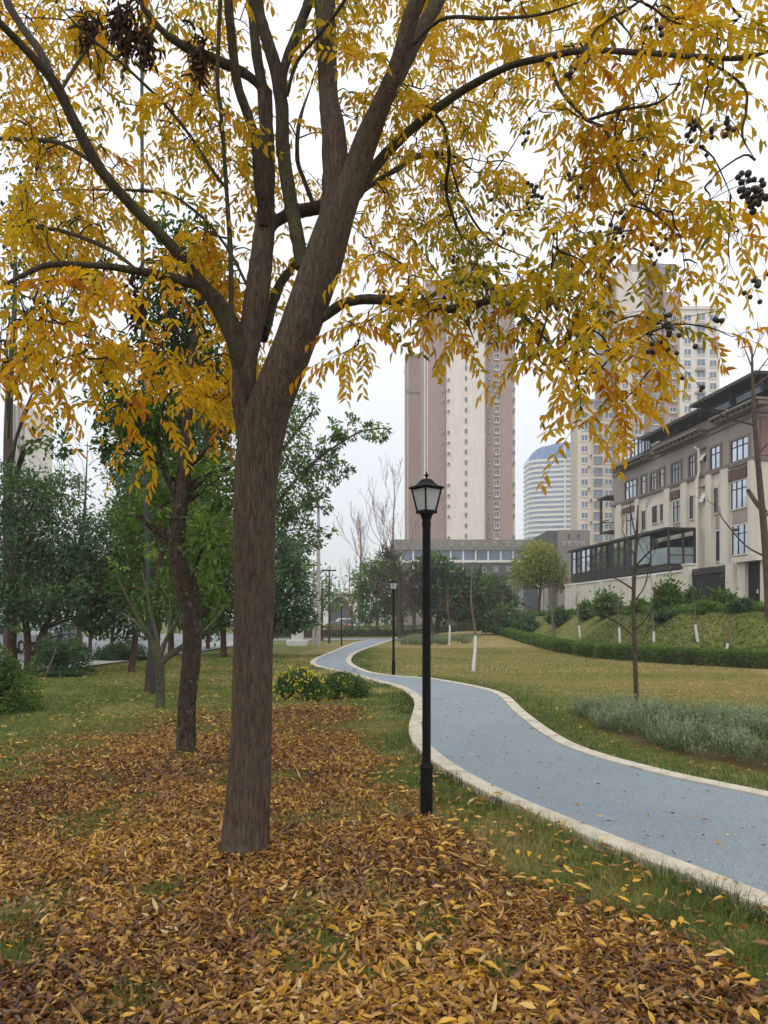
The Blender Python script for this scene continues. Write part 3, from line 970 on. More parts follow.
side = unit(np.cross(LDd, np.array([0, 0, 1.0])))
roll = RG.normal(0, .5, N)[:, None]
upv = np.cross(side, LDd)
side2 = unit(side * np.cos(roll) + upv * np.sin(roll))
nrm2 = np.cross(side2, LDd)
npair = RG.integers(4, 8, N)
for k in range(8):
    t_ = .22 + .78 * (k + .5) / np.maximum(npair, 1)
    act = (k < npair)
    for sg in (-1, 1):
        a = act & (RG.uniform(0, 1, N) < .93)
        pk = rach(t_ + sg * .02)[a]
        tang = unit(LDd + down * droop * (2 * t_)[:, None])[a]
        d = unit(tang * .55 + side2[a] * sg * .8 + down * RG.uniform(.1, .75, a.sum())[:, None] + RG.normal(0, .14, (a.sum(), 3)))
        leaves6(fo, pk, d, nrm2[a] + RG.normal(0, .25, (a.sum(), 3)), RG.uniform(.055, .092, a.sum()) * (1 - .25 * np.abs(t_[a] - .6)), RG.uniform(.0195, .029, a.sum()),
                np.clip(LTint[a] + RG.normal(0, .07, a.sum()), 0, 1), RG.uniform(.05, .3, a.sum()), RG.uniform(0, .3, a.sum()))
# rachis strands
for i in range(N):
    tw.tube(np.array([rach(u)[i] for u in (0, .5, 1.0)]) if False else np.array([LPd[i] + LDd[i] * LLen[i] * u + down * droop[i] * LLen[i] * u * u for u in (0, .5, 1.)]), [.0016, .0013, .0009], 3, cap=False, rnd=.6)
fo.build('foliage', GOLD, main)
tw.build('twigs', TWIG, main, smooth_=True)

# bunches of dark round berries and dead brown leaf clumps
BUN = [(570, 73, 6, 5, 4.2), (692, 128, 7, 9, 3.9), (717, 130, 9, 13, 3.6), (744, 186, 11, 9, 3.3), (759, 196, 26, 11, 3.2), (534, 196, 13, 9, 4.6), (611, 235, 10, 12, 4.2), (628, 226, 7, 9, 4.2),
       (662, 252, 8, 9, 4.0), (754, 288, 8, 13, 3.4), (717, 318, 3, 5, 3.5), (525, 141, 6, 8, 4.8), (457, 269, 9, 10, 5.4), (504, 213, 7, 12, 5.2), (665, 326, 14, 11, 3.9), (652, 352, 4, 6, 3.9),
       (676, 353, 1, 2, 3.9), (694, 346, 1, 2, 3.9), (681, 376, 1, 2, 3.9), (700, 389, 2, 2, 3.9), (560, 300, 6, 10, 4.4), (593, 262, 7, 12, 4.3), (390, 318, 6, 10, 5.0), (655, 30, 5, 10, 4.0), (575, 180, 5, 9, 4.2)]
for bx, by, nb, sp, dep in BUN:
    c = P(bx, by, dep)
    j = int(np.argmin(np.sum((nodes - c) ** 2, 1) + .6 * np.maximum(c[2] + .05 - nodes[:, 2], 0)))
    s = nodes[j]
    m = MB()
    top = c + np.array([0, 0, sp * dep / FPX * 1.3])
    m.tube(np.array([s, (s + top) / 2 + RG.normal(0, .01, 3) + np.array([0, 0, .03]), top, c]), [.0022, .002, .0018, .0012], 4, sub=4, mat=1)
    for _ in range(nb):
        o = RG.normal(0, 1, 3) * np.array([.55, .55, .85]) * sp * dep / FPX
        b = c + o
        m.tube(np.array([top + (c - top) * RG.uniform(.1, .9), b]), [.001, .001], 3, mat=1, cap=False)
        m.ball(b, RG.uniform(.0105, .0155), rnd=RG.uniform(0, 1), nu=9, nv=6, sq=(1, 1, RG.uniform(.85, 1.05)))
    m.build('berry_cluster', [BERRY, TWIG], main, smooth_=True)
for bx, by, rx, ry, dep, nn in ((88, 28, 10, 22, 5.2, 90), (124, 26, 17, 30, 5.0, 240), (146, 44, 12, 22, 5.0, 120), (200, 60, 10, 24, 5.1, 110), (138, 304, 9, 26, 4.9, 90)):
    c = P(bx, by, dep)
    m = MB()
    k = dep / FPX
    p = c + RG.normal(0, .5, (nn, 3)) * np.array([rx * k, rx * k, ry * k])
    leaves6(m, p, rand_dirs(nn, -1.6), rand_dirs(nn), RG.uniform(.045, .085, nn), .02, RG.uniform(0, 1, nn), .4, .4)
    j = int(np.argmin(np.sum((nodes - c) ** 2, 1)))
    m.tube(np.array([nodes[j], (nodes[j] + c) / 2 + [0, 0, .04], c]), [.004, .003, .002], 4, sub=3, mat=1)
    m.build('dead_leaf_clump', [DEAD, TWIG], main)

# ---------------------------------------------------------------- street lamps
BLACK = plain('black_iron', (0.007, 0.007, 0.008, 1), .6, .25, 6, .08, 50, spec=.16)
t = NT('frosted_pane')
d_ = t.n('ShaderNodeBsdfDiffuse'); d_.inputs[0].default_value = (.78, .82, .84, 1)
tl = t.n('ShaderNodeBsdfTranslucent'); tl.inputs[0].default_value = (.9, .92, .93, 1)
tp = t.n('ShaderNodeBsdfTransparent')
m1 = t.n('ShaderNodeMixShader'); m1.inputs[0].default_value = .55
m2 = t.n('ShaderNodeMixShader'); m2.inputs[0].default_value = .35
t.l(d_.outputs[0], m1.inputs[1]); t.l(tl.outputs[0], m1.inputs[2])
t.l(m1.outputs[0], m2.inputs[1]); t.l(tp.outputs[0], m2.inputs[2]); t.l(m2.outputs[0], t.out.inputs[0])
FROST = t.m
BULB = plain('bulb_glass', C(170, 172, 172), .3, .05)


def square(h, r, z, rot):
    a = rot + np.arange(4) * math.pi / 2 + math.pi / 4
    return np.stack([np.cos(a) * r * 1.414, np.sin(a) * r * 1.414, np.full(4, z)], 1) + h


def make_lamp(base, label):
    T = thing('street_lamp', label, 'street lamp', base, 'black lantern lamps along the blue path')
    o = np.array(base, float)
    m = MB().lathe([(.0, -.1), (.052, -.1), (.052, .40), (.055, .41), (.055, .43), (.044, .46), (.0, .46)], o, 18)
    m.build('base', BLACK, T, smooth_=False)
    m = MB().lathe([(.0, .45), (.036, .45), (.034, 2.42), (.038, 2.44), (.038, 2.46), (.034, 2.475), (.05, 2.525), (.064, 2.535), (.0, 2.536)], o, 16)
    m.build('pole', BLACK, T, smooth_=False)
    rot = math.radians(38)
    L = thing('lantern', '', '', o, None)
    for k in ('label', 'category'):
        del L[k]
    L.parent = T; L.location = (0, 0, 0)
    z0, z1, r0, r1 = 2.538, 2.748, .052, .088
    m = MB()
    m.prism(square(o, r0 + .012, z0, rot), square(o, r0 + .012, z0 + .016, rot))
    a0, a1 = square(o, r0, z0, rot), square(o, r1, z1, rot)
    for q in range(4):
        m.tube(np.array([a0[q], a1[q]]), [.0075, .0075], 6)
    for A, rr in ((square(o, r0, z0 + .02, rot), .006), (square(o, r1, z1 - .006, rot), .007)):
        for q in range(4):
            m.tube(np.array([A[q], A[(q + 1) % 4]]), [rr, rr], 6)
    m.build('lantern_frame', BLACK, L)
    for q in range(4):
        m = MB()
        i0, i1 = square(o, r0 - .002, z0 + .018, rot), square(o, r1 - .002, z1 - .003, rot)
        b0, b1 = square(o, r0 - .006, z0 + .018, rot), square(o, r1 - .006, z1 - .003, rot)
        e = (q + 1) % 4
        m.prism(np.array([i0[q], i0[e], i1[e], i1[q]]), np.array([b0[q], b0[e], b1[e], b1[q]]))
        m.build('pane', FROST, L)
    MB().lathe([(0, z0 + .016), (.018, z0 + .017), (.018, z0 + .05), (.034, z0 + .075), (.038, z0 + .1), (.026, z0 + .13), (0, z0 + .14)], o, 12).build('bulb', BULB, L, smooth_=True)
    m = MB()
    secs = [(.104, z1 - .004), (.107, z1 + .005), (.102, z1 + .012), (.068, z1 + .026), (.050, z1 + .044), (.037, z1 + .065), (.026, z1 + .076), (.010, z1 + .080)]
    for (ra, za), (rb, zb) in zip(secs, secs[1:]):
        m.prism(square(o, ra, za, rot), square(o, rb, zb, rot), cap=False)
    m.prism(square(o, .104, z1 - .005, rot), square(o, .100, z1 - .004, rot))
    m.lathe([(.010, z1 + .075), (.007, z1 + .093), (.018, z1 + .106), (.018, z1 + .112), (.008, z1 + .119), (.009, z1 + .126), (.004, z1 + .138), (0, z1 + .14)], o, 10)
    m.build('cap', BLACK, L)
    return T


b1 = G(426.5, 818)
lamp = make_lamp((b1[0], b1[1], 0), 'tall black lantern lamp nearest of all, standing at the leaf edge by the kerb')
for (px, py, lab) in ((393.5, 676, 'black lantern lamp on the dry lawn inside the bend of the blue path'), (341.5, 645.5, 'black lantern lamp far off by the path fork, beside a grey utility pole')):
    q = G(px, py)
    c = copy_tree(lamp); c.location = (q[0], q[1], 0); c['label'] = lab
# ---------------------------------------------------------------- plants
DKGREEN = leafmat('dark_evergreen_leaf', [(0, C(40, 56, 40)), (.4, C(70, 98, 62)), (.7, C(102, 130, 80)), (1, C(142, 160, 94))], .4, gloss=.02)
MIDGREEN = leafmat('mid_green_leaf', [(0, C(42, 56, 28)), (.4, C(76, 104, 44)), (.7, C(108, 140, 60)), (1, C(150, 162, 80))], .42, gloss=.02)
LIMEGREEN = leafmat('lime_leaf', [(0, C(78, 86, 34)), (.5, C(136, 146, 56)), (1, C(188, 180, 84))], .45, gloss=.02)
CROPGREEN = leafmat('fresh_leaf', [(0, C(48, 72, 30)), (.5, C(88, 124, 52)), (1, C(138, 168, 84))], .4, gloss=.02)
FLOWER = leafmat('yellow_petal', [(0, C(206, 176, 40)), (1, C(238, 214, 70))], .3)
BRANCHG = bark('grey_bark', C(58, 50, 42), C(112, 100, 86), stretch=3, bump=.4)
MOSSY = bark('mossy_bark', C(44, 39, 34), C(100, 89, 78), moss=C(70, 70, 50), moss_amt=.35, stretch=1.5, bump=.9, fine=.8, patch=C(142, 134, 122))
FORKB = bark('fork_bark', C(58, 58, 46), C(108, 108, 84), moss=C(84, 94, 62), moss_amt=.6, stretch=2, bump=.4)
REDB = bark('red_brown_bark', C(58, 42, 34), C(110, 84, 68), stretch=5, bump=.5)
PALEB = bark('pale_twig_bark', C(96, 82, 74), C(150, 134, 122), stretch=2, bump=.2)
WHITEB = plain('lime_wash', C(214, 214, 210), .85, .08, 9, .1, 60)


def px_r(w, Y):
    return w * Y / FPX / 2


def fill(mb, clumps, L, W, base=.5, six=False, drp=.3, mat=0, sub=12, sig=.16):
    """clumps: (column, row, half width px, half height px, depth, leaves, tint)"""
    for cx_, cy_, rx, ry, Yd, n, *tn in clumps:
        c = P(cx_, cy_, Yd)
        ax = np.array([rx, max(rx, ry) * .9, ry]) * Yd / FPX
        ns = max(3, n // sub)
        sc = rand_dirs(ns) * (RG.uniform(.15, 1, ns) ** .45)[:, None]
        i = RG.integers(0, ns, n)
        p = sc[i] + RG.normal(0, sig, (n, 3))
        p = c + p * ax
        out = unit(sc[i] + RG.normal(0, .3, (n, 3)))
        d = unit(out * .7 + RG.normal(0, .6, (n, 3)) + np.array([0, 0, -drp]))
        nn = unit(out * .5 + RG.normal(0, .5, (n, 3)) + np.array([0, 0, .8]))
        rn = np.clip(base + (tn[0] if tn else 0) + RG.normal(0, .12, ns)[i] + RG.normal(0, .12, n), 0, 1)
        (leaves6 if six else leaves4)(mb, p, d, nn, L * RG.uniform(.6, 1.25, n), W * RG.uniform(.7, 1.25, n), rn, mat=mat)


def leafy(name, label, base, stems, clumps, L, W, leaf, barkm, group=None, six=False, tint=.5, cat='tree', drp=.3, sub=12, sig=.16, br=True):
    T = thing(name, label, cat, base, group)
    m = MB()
    nodes_, rad_ = [], []
    for st in stems:
        p = np.array([P(a, b, d) for a, b, _, d in st]); r = np.array([px_r(w_, d) for _, _, w_, d in st])
        m.tube(p, r, 10, sub=4, flute=.06)
        ps, rr = smooth(p, r, 4)
        nodes_ += list(ps[len(ps) // 3:]); rad_ += list(rr[len(ps) // 3:])
    A = np.array(nodes_)
    if br:
        for cx_, cy_, rx, ry, Yd, n, *_ in clumps:
            c = P(cx_, cy_, Yd)
            for k in range(3):
                e = c + RG.normal(0, .35, 3) * np.array([rx, rx, ry]) * Yd / FPX
                j = int(np.argmin(np.sum((A - e) ** 2, 1) + 1.5 * np.maximum(A[:, 2] - e[2] + .4, 0)))
                s = A[j]; r0 = min(rad_[j] * .6, .05)
                m.tube(np.array([s, (s + e) / 2 + [0, 0, .12 * np.linalg.norm(e - s)] + RG.normal(0, .06, 3), e]), [r0, r0 * .6, r0 * .2], 6, sub=3)
    m.build('trunk', barkm, T, smooth_=True)
    f = MB()
    fill(f, clumps, L, W, tint, six, drp, 0, sub, sig)
    f.build('crown', leaf, T)
    return T


def hit(px, py):
    """where the sight line through a photo point meets the terrain"""
    ys = np.concatenate([np.arange(14, 60, .1), np.arange(60, 200, .5)])
    x = (px - CX) / FPX * ys; z = EYE - (py - HY) / FPX * ys
    k = np.where(z <= gz(x, ys))[0]
    Yh = ys[k[0]] if len(k) else 110
    return P(px, py, Yh)


def gbase(px, py):
    q = G(px, py)
    return (q[0], q[1], 0)


# --- mossy trunk behind the big tree
Y2 = 9.6
leafy('evergreen_tree', 'evergreen with a crooked dark mossy trunk, just left of the big golden tree', gbase(186, 752),
      [[(186, 760, 24, Y2), (186, 748, 20, Y2), (186.5, 725, 18.5, Y2), (187, 700, 18, Y2), (191, 660, 19, Y2), (192, 630, 20, Y2), (189, 605, 20, Y2), (183, 580, 18, Y2), (177, 552, 17, Y2), (177.5, 520, 16.5, Y2), (183, 492, 15, Y2), (184, 460, 13, Y2), (187, 415, 11, Y2), (190, 370, 9, Y2), (196, 320, 7, Y2 + .2), (203, 260, 5, Y2 + .4), (206, 215, 3, Y2 + .5)],
       [(193, 634, 11, Y2), (197.5, 612, 9, Y2), (196, 590, 8, Y2), (193, 575, 5, Y2)],
       [(181, 505, 9, Y2), (165, 470, 7, Y2 + .2), (150, 430, 5, Y2 + .4), (120, 400, 3, Y2 + .5)],
       [(184, 470, 7, Y2), (215, 440, 5, Y2 - .2), (232, 400, 3, Y2)]],
      [(150, 415, 42, 28, Y2 + .3, 850, -.12), (112, 402, 26, 22, Y2 + .4, 230, -.2), (122, 445, 24, 22, Y2, 210, -.2), (214, 545, 26, 34, Y2 - .2, 420, .08), (206, 600, 18, 22, Y2 + .3, 160, .1), (222, 480, 16, 36, Y2, 260),
       (190, 285, 42, 66, Y2 + .5, 1700, -.28), (92, 358, 18, 34, Y2 - .6, 120, -.34), (172, 478, 30, 26, Y2 + .3, 330), (148, 512, 20, 20, Y2, 120, .12), (160, 345, 40, 32, Y2 + .5, 650, -.2), (218, 350, 22, 40, Y2 + .4, 300, -.2), (222, 420, 18, 26, Y2 + .2, 240, -.1)],  # upper clumps tinted darker, their silhouette against the sky put into leaf colour
      .12, .042, MIDGREEN, MOSSY, six=True, sub=9)
# --- small forked tree
Y3 = 14.4
leafy('forked_tree', 'small mossy grey tree with bare upswept forks and hardly any leaves', gbase(160, 708),
      [[(160, 714, 12, Y3), (160, 704, 10, Y3), (160.5, 685, 9, Y3), (159.5, 668, 10, Y3), (158, 656, 11, Y3), (153, 645, 6, Y3), (145, 630, 4.5, Y3 - .1), (131, 606, 3.4, Y3 - .2), (116, 574, 1.6, Y3 - .3)],
       [(158, 658, 7, Y3), (157, 640, 4.5, Y3 + .2), (151, 612, 3.4, Y3 + .3), (142, 570, 1.5, Y3 + .4)],
       [(159, 659, 7, Y3), (166, 640, 4.5, Y3), (176, 622, 3.4, Y3 - .1), (186, 596, 2.4, Y3 - .2), (190, 570, 1.2, Y3 - .2)],
       [(160, 664, 8, Y3), (170, 655, 7, Y3 + .2), (190, 642, 5.5, Y3 + .3), (208, 628, 4, Y3 + .3), (226, 606, 2.5, Y3 + .4), (240, 590, 1.2, Y3 + .4)],
       [(150, 640, 4, Y3), (136, 622, 3, Y3 + .3), (120, 612, 1.4, Y3 + .5)],
       [(168, 640, 3, Y3), (170, 610, 2.4, Y3 + .3), (168, 580, 1.2, Y3 + .3)]],
      [(148, 552, 12, 7, Y3 + .3, 40, .3), (120, 565, 10, 8, Y3 - .3, 26, .1)], .12, .05, MIDGREEN, FORKB, six=True, br=False)
# --- tall pole and the tree behind it
GPOLE = plain('grey_green_metal', C(44, 52, 54), .5, .12, 5, .05, 30)
Y4 = 17.0
b = G(152.5, 692)
T = thing('tall_pole', 'very tall thin dark grey pole rising into the golden crown beside the red-brown trunk', 'pole', (b[0], b[1], 0))
m = MB(); m.tube(np.array([P(152.6, 696, Y4), P(151, 655, Y4), P(147.5, 540, Y4), P(144, 420, Y4), P(142.5, 250, Y4), P(141.5, -60, Y4)]), [.062, .06, .052, .046, .042, .036], 10, sub=3)
m.build('shaft', GPOLE, T, smooth_=True)
m = MB().lathe([(0, 0), (.13, 0), (.13, .03), (.075, .05), (.07, .2), (0, .2)], b * [1, 1, 0], 12); m.build('base_plate', GPOLE, T)
m = MB(); m.tube(np.array([P(141.5, -60, Y4), P(141, -80, Y4), P(150, -95, Y4), P(185, -100, Y4)]), [.036, .034, .03, .026], 8, sub=3)
m.build('arm', GPOLE, T, smooth_=True)

EV = 'evergreen trees on the left lawn'
leafy('evergreen_tree', 'evergreen with a stout red-brown trunk beside the tall thin pole', gbase(152, 692),
      [[(151, 698, 19, 17.6), (151.5, 690, 15.5, 17.6), (153, 660, 12.5, 17.6), (156, 625, 9, 17.6), (158, 580, 5, 17.7), (160, 530, 2.5, 17.9), (162, 490, 1.5, 18)]],
      [(156, 600, 26, 30, 17.2, 900, .0), (160, 540, 38, 36, 18.4, 1900, .02), (135, 580, 30, 26, 18.8, 900, -.08), (185, 585, 28, 30, 18.6, 900, .0), (160, 480, 34, 34, 18.6, 1300, .06), (130, 520, 26, 28, 18.4, 800), (190, 525, 26, 26, 18, 600, .1)],
      .13, .055, MIDGREEN, REDB, EV, tint=.38)
leafy('evergreen_tree', 'broad blue-green evergreen on several stems at the left edge', gbase(25, 674),
      [[(14, 674, 10, 24), (12, 640, 9, 24), (16, 590, 8, 24), (20, 530, 5, 24)], [(27, 676, 8, 23.6), (28, 645, 7, 23.6), (24, 600, 6, 24), (30, 540, 4, 24)], [(32, 676, 8, 23.8), (38, 645, 6.5, 23.8), (52, 610, 5, 24), (62, 560, 3, 24)]],
      [(20, 500, 40, 36, 24, 3000), (62, 540, 40, 36, 24, 3000), (5, 560, 40, 40, 23.5, 2600), (45, 595, 46, 30, 23.6, 3200, .04), (84, 575, 26, 30, 24.4, 1700), (60, 490, 26, 20, 25, 1000, .2), (0, 610, 30, 24, 23, 1500, .05), (88, 620, 18, 14, 24.5, 600, -.1)],
      .17, .075, DKGREEN, REDB, EV, tint=.46, sub=18)
leafy('evergreen_tree', 'dark dense evergreen with a leaning trunk behind the pole', gbase(131, 672),
      [[(131, 678, 8, 24.4), (132, 665, 6.5, 24.4), (135, 640, 6, 24.4), (136, 600, 5, 24.4), (134, 550, 3, 24.4)]],
      [(128, 612, 34, 28, 24.6, 2500), (125, 575, 28, 28, 24.6, 2000), (122, 535, 24, 28, 24.8, 1400, .1), (140, 500, 30, 30, 25, 1500, .15), (100, 590, 20, 26, 25, 1000)],
      .17, .075, DKGREEN, REDB, EV, tint=.34, sub=18)
leafy('evergreen_tree', 'evergreen with low green boughs between the mossy trunk and the big golden tree', gbase(224, 657),
      [[(224, 662, 8, 34), (223.5, 645, 6, 34), (222, 600, 5, 34), (220, 540, 4, 34), (218, 480, 2.5, 34)]],
      [(215, 600, 34, 32, 34, 2600), (210, 545, 36, 36, 34, 2600, .1), (218, 490, 30, 34, 34.5, 1800, .14), (236, 570, 24, 40, 34, 1800), (190, 615, 24, 20, 35, 1000, -.1)],
      .22, .10, MIDGREEN, REDB, EV, tint=.4, sub=18)
leafy('evergreen_tree', 'tall bright-topped evergreen rising behind the tall pole', gbase(171, 656),
      [[(171, 660, 8, 35.5), (171, 640, 6, 35.5), (170, 580, 5.5, 35.5), (168, 500, 4.5, 35.5), (166, 430, 3, 35.5)]],
      [(185, 385, 44, 44, 36, 3000, .12), (230, 400, 30, 40, 36, 1500, .1), (180, 480, 46, 40, 36, 5200, .1), (140, 465, 36, 36, 36, 3400, .05), (185, 425, 42, 34, 36, 3200, .1), (150, 520, 46, 36, 36, 4200), (205, 540, 42, 42, 36, 3800), (165, 590, 60, 30, 36.5, 3600, -.1), (132, 420, 26, 30, 36, 1400), (215, 440, 26, 40, 36, 1600, .1)],
      .24, .10, MIDGREEN, REDB, EV, tint=.38, sub=18)
leafy('evergreen_tree', 'low dense dark evergreen to the right of the big trunk, boughs near the ground', gbase(269, 656),
      [[(268, 660, 5, 33), (270, 645, 4, 33), (275, 628, 3.6, 33), (280, 590, 3, 33), (282, 550, 2, 33)]],
      [(286, 598, 28, 26, 33, 2400), (280, 560, 26, 28, 33, 2000), (300, 618, 18, 12, 33, 900), (272, 610, 24, 22, 33.5, 1200, -.1), (290, 575, 20, 20, 32.6, 900, .1)],
      .22, .10, DKGREEN, REDB, EV, tint=.5, sub=18)
leafy('evergreen_tree', 'tall loose evergreen whose boughs reach out against the sky right of the big trunk', gbase(252, 655),
      [[(252, 660, 11, 36), (252, 640, 9, 36), (255, 580, 8, 36), (260, 510, 6.5, 36), (268, 450, 5, 36), (276, 400, 3, 36)], [(257, 540, 6, 36), (280, 500, 4, 35.6), (305, 470, 3, 35.4), (330, 450, 2.4, 35.2), (360, 432, 1.8, 35), (386, 428, 1, 35)], [(266, 470, 4, 36), (290, 440, 3, 36), (312, 412, 2, 36)]],
      [(292, 490, 30, 36, 36, 2100, .1), (284, 435, 26, 34, 36, 1500, .12), (316, 462, 22, 18, 35.6, 620, .1), (344, 428, 18, 12, 35.2, 330, .1), (376, 431, 15, 9, 35, 260, .1), (298, 535, 26, 22, 36, 900, .05), (338, 470, 14, 13, 35.5, 220, .1), (305, 405, 15, 16, 36, 260, .12), (268, 540, 26, 40, 36.5, 1400), (330, 446, 14, 12, 35.2, 200, .1), (318, 500, 16, 14, 36, 300), (260, 400, 30, 40, 37, 900, .1), (325, 530, 8, 7, 36, 50)],
      .24, .105, MIDGREEN, REDB, EV, tint=.42, sub=11, sig=.13)
leafy('sparse_tree', 'tall thin-leaved tree showing through the golden leaves at the left edge', gbase(9, 666),
      [[(9, 668, 12, 27), (9, 640, 11, 27), (8, 540, 10, 27), (8, 440, 9, 27), (10, 380, 7, 27), (14, 320, 5, 27), (16, 240, 3, 27), (20, 180, 1.6, 27)], [(9, 400, 5, 27), (30, 350, 3, 27), (60, 310, 2, 27), (80, 280, 1, 27)]],
      [(18, 245, 42, 42, 19, 460, -.12), (62, 295, 36, 30, 19, 330, -.1), (10, 330, 26, 36, 18.6, 260, -.1), (48, 445, 30, 14, 18.6, 160, -.1), (90, 260, 30, 40, 19.5, 260, -.1), (30, 180, 40, 40, 19, 300, -.1), (60, 400, 24, 30, 19, 60, -.1)],
      .2, .085, MIDGREEN, BRANCHG, tint=.35, sub=8)
for i, (bx, by, lab, cl_) in enumerate((
        (46, 652, 'dark round-headed tree across the street, far left', [(44, 600, 40, 34, 42, 1700), (20, 570, 36, 30, 42, 1200), (70, 575, 36, 30, 42, 1200)]),
        (90, 653, 'street tree with a slim straight trunk above the clipped bushes', [(96, 608, 34, 26, 40, 1500, .1), (90, 575, 30, 28, 40, 1200), (118, 590, 26, 26, 40, 900)]),
        (208, 650, 'dark far tree across the lawn, between the mossy trunk and the big trunk', [(205, 606, 36, 30, 44, 1500), (225, 575, 30, 34, 44, 1300), (180, 590, 30, 30, 44, 1100)]),
        (112, 648, 'far evergreen behind the pole, seen dimly over the street', [(120, 560, 50, 40, 50, 1700, .1), (150, 580, 40, 40, 50, 1300), (80, 540, 36, 30, 50, 900, .1), (185, 560, 40, 40, 50, 1200)]))):
    Yb = FPX * EYE / (by - HY)
    leafy('street_tree', lab, gbase(bx, by), [[(bx, by + 3, 5, Yb), (bx, by - 8, 3.6, Yb), (bx + 1, by - 40, 3, Yb), (bx, by - 80, 1.6, Yb)]], cl_, .3, .13, DKGREEN, REDB, 'trees along the street on the left', tint=.42, sub=18)


# --- bushes
def bush(name, label, base, wx, wy, h, n, L, W, leaf, tint=.45, flat=False, group=None, six=False, stems=True, lo=.0, lumps=0):
    n = int(n * 2); L *= 1.25; W *= 1.25
    T = thing(name, label, 'bush', base, group)
    b_ = np.array(base, float)
    d = rand_dirs(n)
    d[:, 2] = np.abs(d[:, 2]) * (1 - lo) + lo * d[:, 2]
    if flat:
        d = np.sign(d) * np.abs(d) ** .6
    sub = fbm(d[:, 0] * 3 + base[0] * 7, d[:, 1] * 3 + d[:, 2] * 2.3, 1.0, 9)
    r = (1 - .55 * RG.uniform(0, 1, n) ** 2.2) * (.62 + .74 * sub)
    if lumps:
        nl = lumps
        lo_ = np.stack([RG.uniform(-.6, .6, nl), RG.uniform(-.5, .5, nl), RG.uniform(-.05, .35, nl)], 1); ls_ = RG.uniform(.38, .72, nl)
        lo_[0] = (0, 0, .1); ls_[0] = .75
        li = RG.integers(0, nl, n)
        spr = (RG.uniform(0, 1, n) < .16)[:, None] * RG.exponential(.22, n)[:, None]
        d = d * ls_[li][:, None] * (1 + spr) + lo_[li]
    z0 = h * .12
    p = b_ + d * r[:, None] * np.array([wx, wy, h - z0]) + [0, 0, z0]
    f = MB()
    dd = unit(d * .8 + RG.normal(0, .6, (n, 3)))
    nn = unit(d + RG.normal(0, .5, (n, 3)) + [0, 0, .5])
    (leaves6 if six else leaves4)(f, p, dd, nn, L * RG.uniform(.6, 1.2, n), W * RG.uniform(.7, 1.2, n), np.clip(tint + (sub - .5) * .5 + RG.normal(0, .12, n), 0, 1))
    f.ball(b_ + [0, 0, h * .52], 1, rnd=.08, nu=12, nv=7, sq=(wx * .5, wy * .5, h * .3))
    f.build('foliage', leaf, T)
    m = MB()
    for k in range(9):
        a = RG.uniform(0, 6.28)
        e = b_ + np.array([math.cos(a) * wx * .7, math.sin(a) * wy * .7, h * RG.uniform(.5, .9)])
        s = b_ + np.array([math.cos(a) * .06, math.sin(a) * .06, -.05])
        m.tube(np.array([s, (s + e) / 2 + [0, 0, .08], e]), [.018, .012, .004], 5, sub=2)
    m.build('stems', BRANCHG, T, smooth_=True)
    return T


bush('round_bush', 'full green bush at the left edge of the lawn', gbase(-6, 712), .66, .7, 1.15, 5200, .06, .028, MIDGREEN, .42, six=False, lo=.7)
T = bush('clipped_bush', 'clipped round-topped bush propped by a pale slanting stake', gbase(62, 676), .70, .7, 1.12, 5200, .08, .035, DKGREEN, .5, flat=True, lo=.5)
b = np.array(gbase(62, 676))
T.children[0].name = 'foliage'
m = MB(); m.tube(np.array([b + [-.18, -.82, -.05], b + [-.02, -.74, .4], b + [.12, -.66, .86]]), [.02, .02, .018], 7)
m.build('stake', PALEB, T, smooth_=True)
bush('clipped_bush', 'low dark spreading bush by the pavement behind the slim street tree', gbase(120, 661), 1.0, .9, .72, 3000, .1, .045, DKGREEN, .3, lo=.5)
# yellow-flowered shrubs
for i, (px, py, w_, h_, lab) in enumerate(((287, 699, .40, .66, 'yellow-flowered shrub closest to the big trunk, thick with blooms'), (311, 700, .40, .62, 'yellow-flowered shrub second from the big trunk, the most blooms on its crown'),
                                           (334, 699, .36, .55, 'mostly green shrub with a few yellow flowers beside the twiggy one'), (355, 696, .34, .50, 'twiggy brownish shrub at the path end of the flowering row'), (300, 690, .5, .62, 'shrub with yellow flowers at the back of the flowering row'), (340, 689, .5, .5, 'dark green shrub at the back of the flowering row, nearest the path bend'))):
    bb = gbase(px, py)
    T = bush('flowering_shrub', lab, bb, w_, .4, h_, 1300, .045, .02, MIDGREEN, .4, group='yellow-flowered shrubs behind the big trunk', lo=.4, lumps=4)
    n = (80, 90, 22, 5, 60, 12)[i]
    d = rand_dirs(n); d[:, 2] = np.abs(d[:, 2]); d[:, 1] = -np.abs(d[:, 1]) * (RG.uniform(0, 1, n) < .8)
    f = MB()
    p = np.array(bb) + d * np.array([w_ * 1.02, .42, h_ * .98]) * RG.uniform(.85, 1.08, n)[:, None]
    for k in range(5):
        a = k / 5 * 6.28
        dd = np.stack([np.full(n, math.cos(a)), RG.normal(-.3, .3, n), np.full(n, math.sin(a))], 1)
        leaves4(f, p, dd, np.tile([0, -1., .4], (n, 1)), .024, .018, RG.uniform(0, 1, n))
    f.build('flowers', FLOWER, T)


